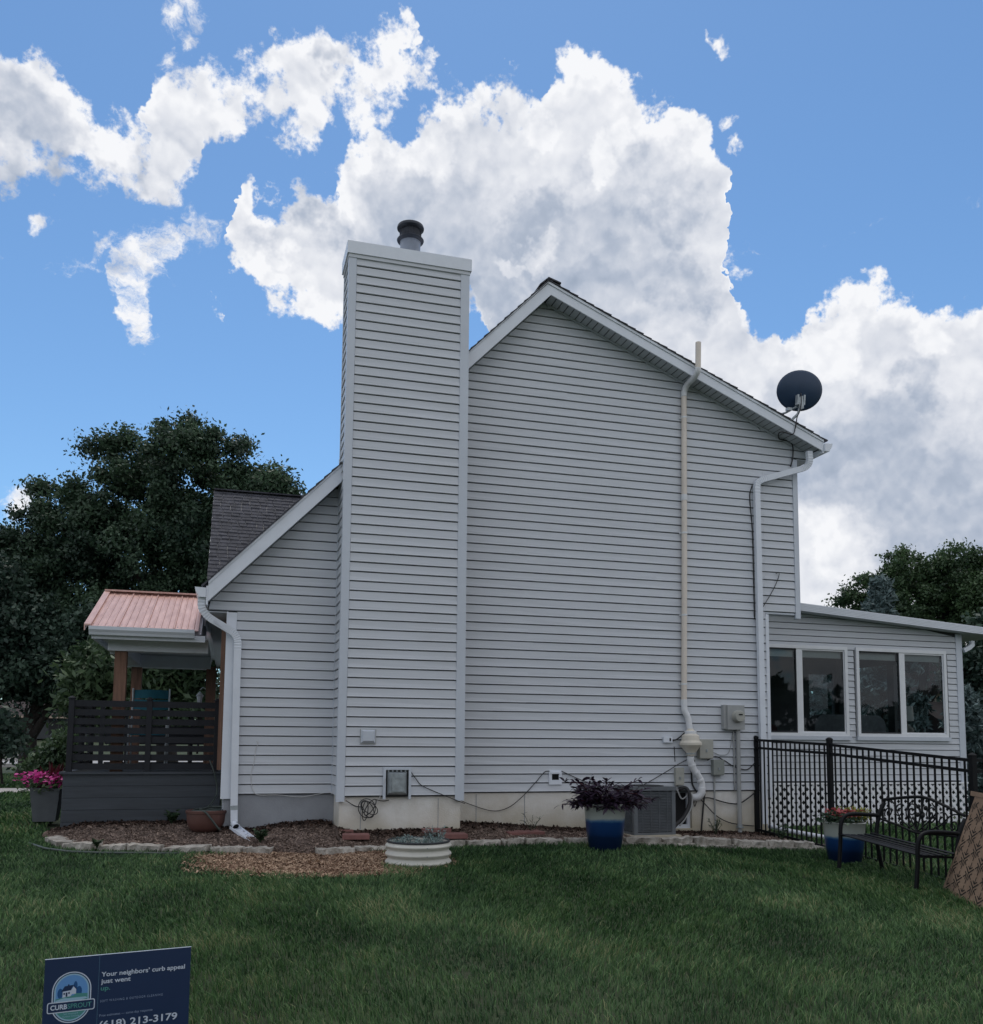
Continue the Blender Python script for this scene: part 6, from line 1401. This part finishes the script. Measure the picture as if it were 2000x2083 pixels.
# ------------------------------------------------------------------ grass
def blades(name, n_, region, hmin, hmax, w, seed, label, dens=None, extra=None):
    rg = np.random.default_rng(seed); x0, x1, y0, y1 = region
    x = rg.uniform(x0, x1, n_); y = rg.uniform(y0, y1, n_)
    if dens is not None: keep = dens(x, y, rg); x, y = x[keep], y[keep]
    n_ = len(x); z = np.array([h(a, b_) for a, b_ in zip(x, y)])
    dcam = np.hypot(x-CAM.x, y-CAM.y)
    pt = .5+.25*np.sin(1.9*x+.8*y+1.3*np.sin(1.1*y+.7*x))+.2*np.sin(4.3*x-3.1*y+2)*np.sin(2.3*y+1.2*x)
    cl_ = np.sin(11*x+3*np.sin(7*y))*np.sin(13*y+2.5*np.sin(9*x)); hh_ = rg.uniform(hmin, hmax, n_)*(.7+.5*pt)*(1+.28*cl_)
    ww = w*rg.uniform(.7, 1.3, n_)*np.clip(dcam/6.5, .75, 2.0)
    a = rg.uniform(0, 2*np.pi, n_); comb = 1.2+1.7*np.sin(.9*x+.5*y)+1.1*np.sin(.35*y-1.3*x)
    lean = rg.uniform(.25, 1.0, n_)
    la = comb+rg.normal(0, 1.3, n_); lx, ly = np.cos(la)*lean*hh_, np.sin(la)*lean*hh_
    sx_, sy_ = np.cos(a)*ww/2, np.sin(a)*ww/2
    b0 = np.stack([x-sx_, y-sy_, z-.01], 1); b1 = np.stack([x+sx_, y+sy_, z-.01], 1)
    m0 = np.stack([x-sx_*.8+lx*.35, y-sy_*.8+ly*.35, z+hh_*.6], 1); m1 = np.stack([x+sx_*.8+lx*.35, y+sy_*.8+ly*.35, z+hh_*.6], 1)
    t0 = np.stack([x-sx_*.1+lx, y-sy_*.1+ly, z+hh_*.92], 1); t1 = np.stack([x+sx_*.1+lx, y+sy_*.1+ly, z+hh_*.92], 1)
    V = np.stack([b0, b1, m1, m0, t1, t0], 1).reshape(-1, 3); k = np.arange(n_)[:, None]*6
    F = np.concatenate([k+[0,1,2,3], k+[3,2,4,5]]); ti = rg.uniform(-.3, .95, n_)+.55*(pt-.3)+.18*cl_+(rg.uniform(0, 1, n_) < .03)*.5
    o = np_mesh(name, V, F, M['grass'], None, 'stuff', np.repeat(ti, 6)); o['label'] = label; o['category'] = 'grass'; return o
EX = np.array([p[0] for p in EDGE]); EY = np.array([p[1] for p in EDGE])
def front(x, y, rg):
    d = np.hypot(x-CAM.x, y-CAM.y)
    vx, vy = x-CAM.x, y-CAM.y; lat = vx*math.cos(YAW)+vy*math.sin(YAW); dep = -vx*math.sin(YAW)+vy*math.cos(YAW)
    vis = (dep > 3.2) & (np.abs(lat) < dep*.70+1.3)
    ey = np.interp(x, EX, EY)
    k = vis & ((y < ey-.07) | (x < -4.7))
    pin = ((x+1.75)/1.22)**2+((y+1.62-.20*np.sin(1.3*x+.3))/.80)**2+.10*np.sin(5*x)+.06*np.sin(9*y+3*x) < 1.0+rg.normal(0, .20, len(x))
    pin &= ~((x > -1.2) & (y < -2.0))
    k &= ~(pin & (y < ey+.1))
    k &= ~((np.hypot(x-TX, y-TY) < .31)|(np.hypot(x-PX, y-PYc) < .17)|(np.hypot(x-QX, y-QY) < .17))
    bare = np.exp(-((x-2.3)/.45)**2-((y+3.1)/.30)**2)*.75+np.exp(-((x-2.0)/.3)**2-((y+4.1)/.25)**2)*.4
    k &= rg.uniform(0, 1, len(x)) > bare
    k &= rg.uniform(0, 1, len(x)) < np.clip(1.15-(d-5)/14, .45, 1)
    return k
blades('lawn_grass', 430000, (-7.2, 4.9, -8.2, 1.2), .032, .066, .0058, 5, 'dense dark green lawn in front of the house', front)
blades('lawn_grass', 26000, (4.45, 9.5, -4.5, 2.8), .05, .09, .010, 6, 'strip of lawn between the black fence and the lattice')
def leftlawn(x, y, rg): return ((x < -4.85) | (y > 4.2)) & ~((y > 7.5) & (y < 9.1))
blades('lawn_grass', 22000, (4.9, 9.5, -8.2, -4.3), .04, .075, .010, 8, 'lawn at the far right beyond the rusted screen')
blades('lawn_grass', 60000, (-11, -4.75, .6, 16), .05, .09, .012, 7, 'lawn between the porch and the sidewalk on the left', leftlawn)
lp_ = [(.93+random.gauss(0,.04), -.5+random.gauss(0,.04), bed_z(.93,-.5)) for _ in range(10)]
def weed(name, x, y, n_, ln_, label, mt='leaf_weed', wd=.012):
    t = thing(name, (x, y, bed_z(x, y)), label, 'weed'); b = MB(); pp_, dd_ = [], []
    for i in range(n_):
        a = random.uniform(0, 6.28); tip = Vector((x+math.cos(a)*ln_*.45, y+math.sin(a)*ln_*.3, bed_z(x,y)+ln_*random.uniform(.5, 1))); P = arc([(x, y, bed_z(x,y)), Vector((x, y, bed_z(x,y))).lerp(tip, .5)+Vector((0,0,.02)), tip], 4)
        b.tube(P, .0025, 4)
        for q in P[2:]: pp_.append(q); dd_.append((random.gauss(0,1), random.gauss(0,1), .5))
    b.build('stem', M[mt], t); leaves('leaf', pp_, dd_, ln_*.30, wd, M[mt], t, .2, 'stuff')
weed('weed', -3.33, .62, 12, .17, 'small green weed growing against the dark deck skirt', wd=.05)
weed('weed', .93, -.45, 5, .26, 'thin dry weed standing in the mulch beneath the sagging cable', wd=.006)
weed('weed', -2.33, -.80, 26, .14, 'green weed clump at the end of the white drain chute', wd=.03)
weed('weed', 3.55, -.3, 16, .22, 'grassy weeds below the utility boxes', wd=.008)
weed('weed', -.22, CY-.06, 12, .07, 'tiny round-leaved weed at the chimney foundation', wd=.03)
weed('weed', 4.15, -.9, 10, .20, 'leafy weeds behind the fence at the end of the border', wd=.02)
weed('weed', -4.0, -.66, 22, .10, 'low weeds growing over the border stones', wd=.02)


# ------------------------------------------------------------------ groups of like things
GR = dict(deck_railing='slat railings of the porch deck', glazed_pot='blue and cream glazed pots', paver='red pavers by the chimney', metal_fence='black metal fence sections', utility_box='utility boxes on the wall', hedge='belts of trees in the distance', spruce_tree='blue-grey spruces', leafy_shrub='leafy shrubs on the left', weed='weeds in the garden bed', distant_house='neighbouring houses', wall_cable='black cables on the wall', utility_cable='cables around the utility boxes', hanging_wire='loose wire ends', white_wire='thin white wires', service_conduit='grey conduits', lawn_grass='lawn grass')
for o_ in list(COL.objects):
    if o_.parent is None:
        k_ = o_.name.split('.')[0]
        if k_ in GR: o_['group'] = GR[k_]
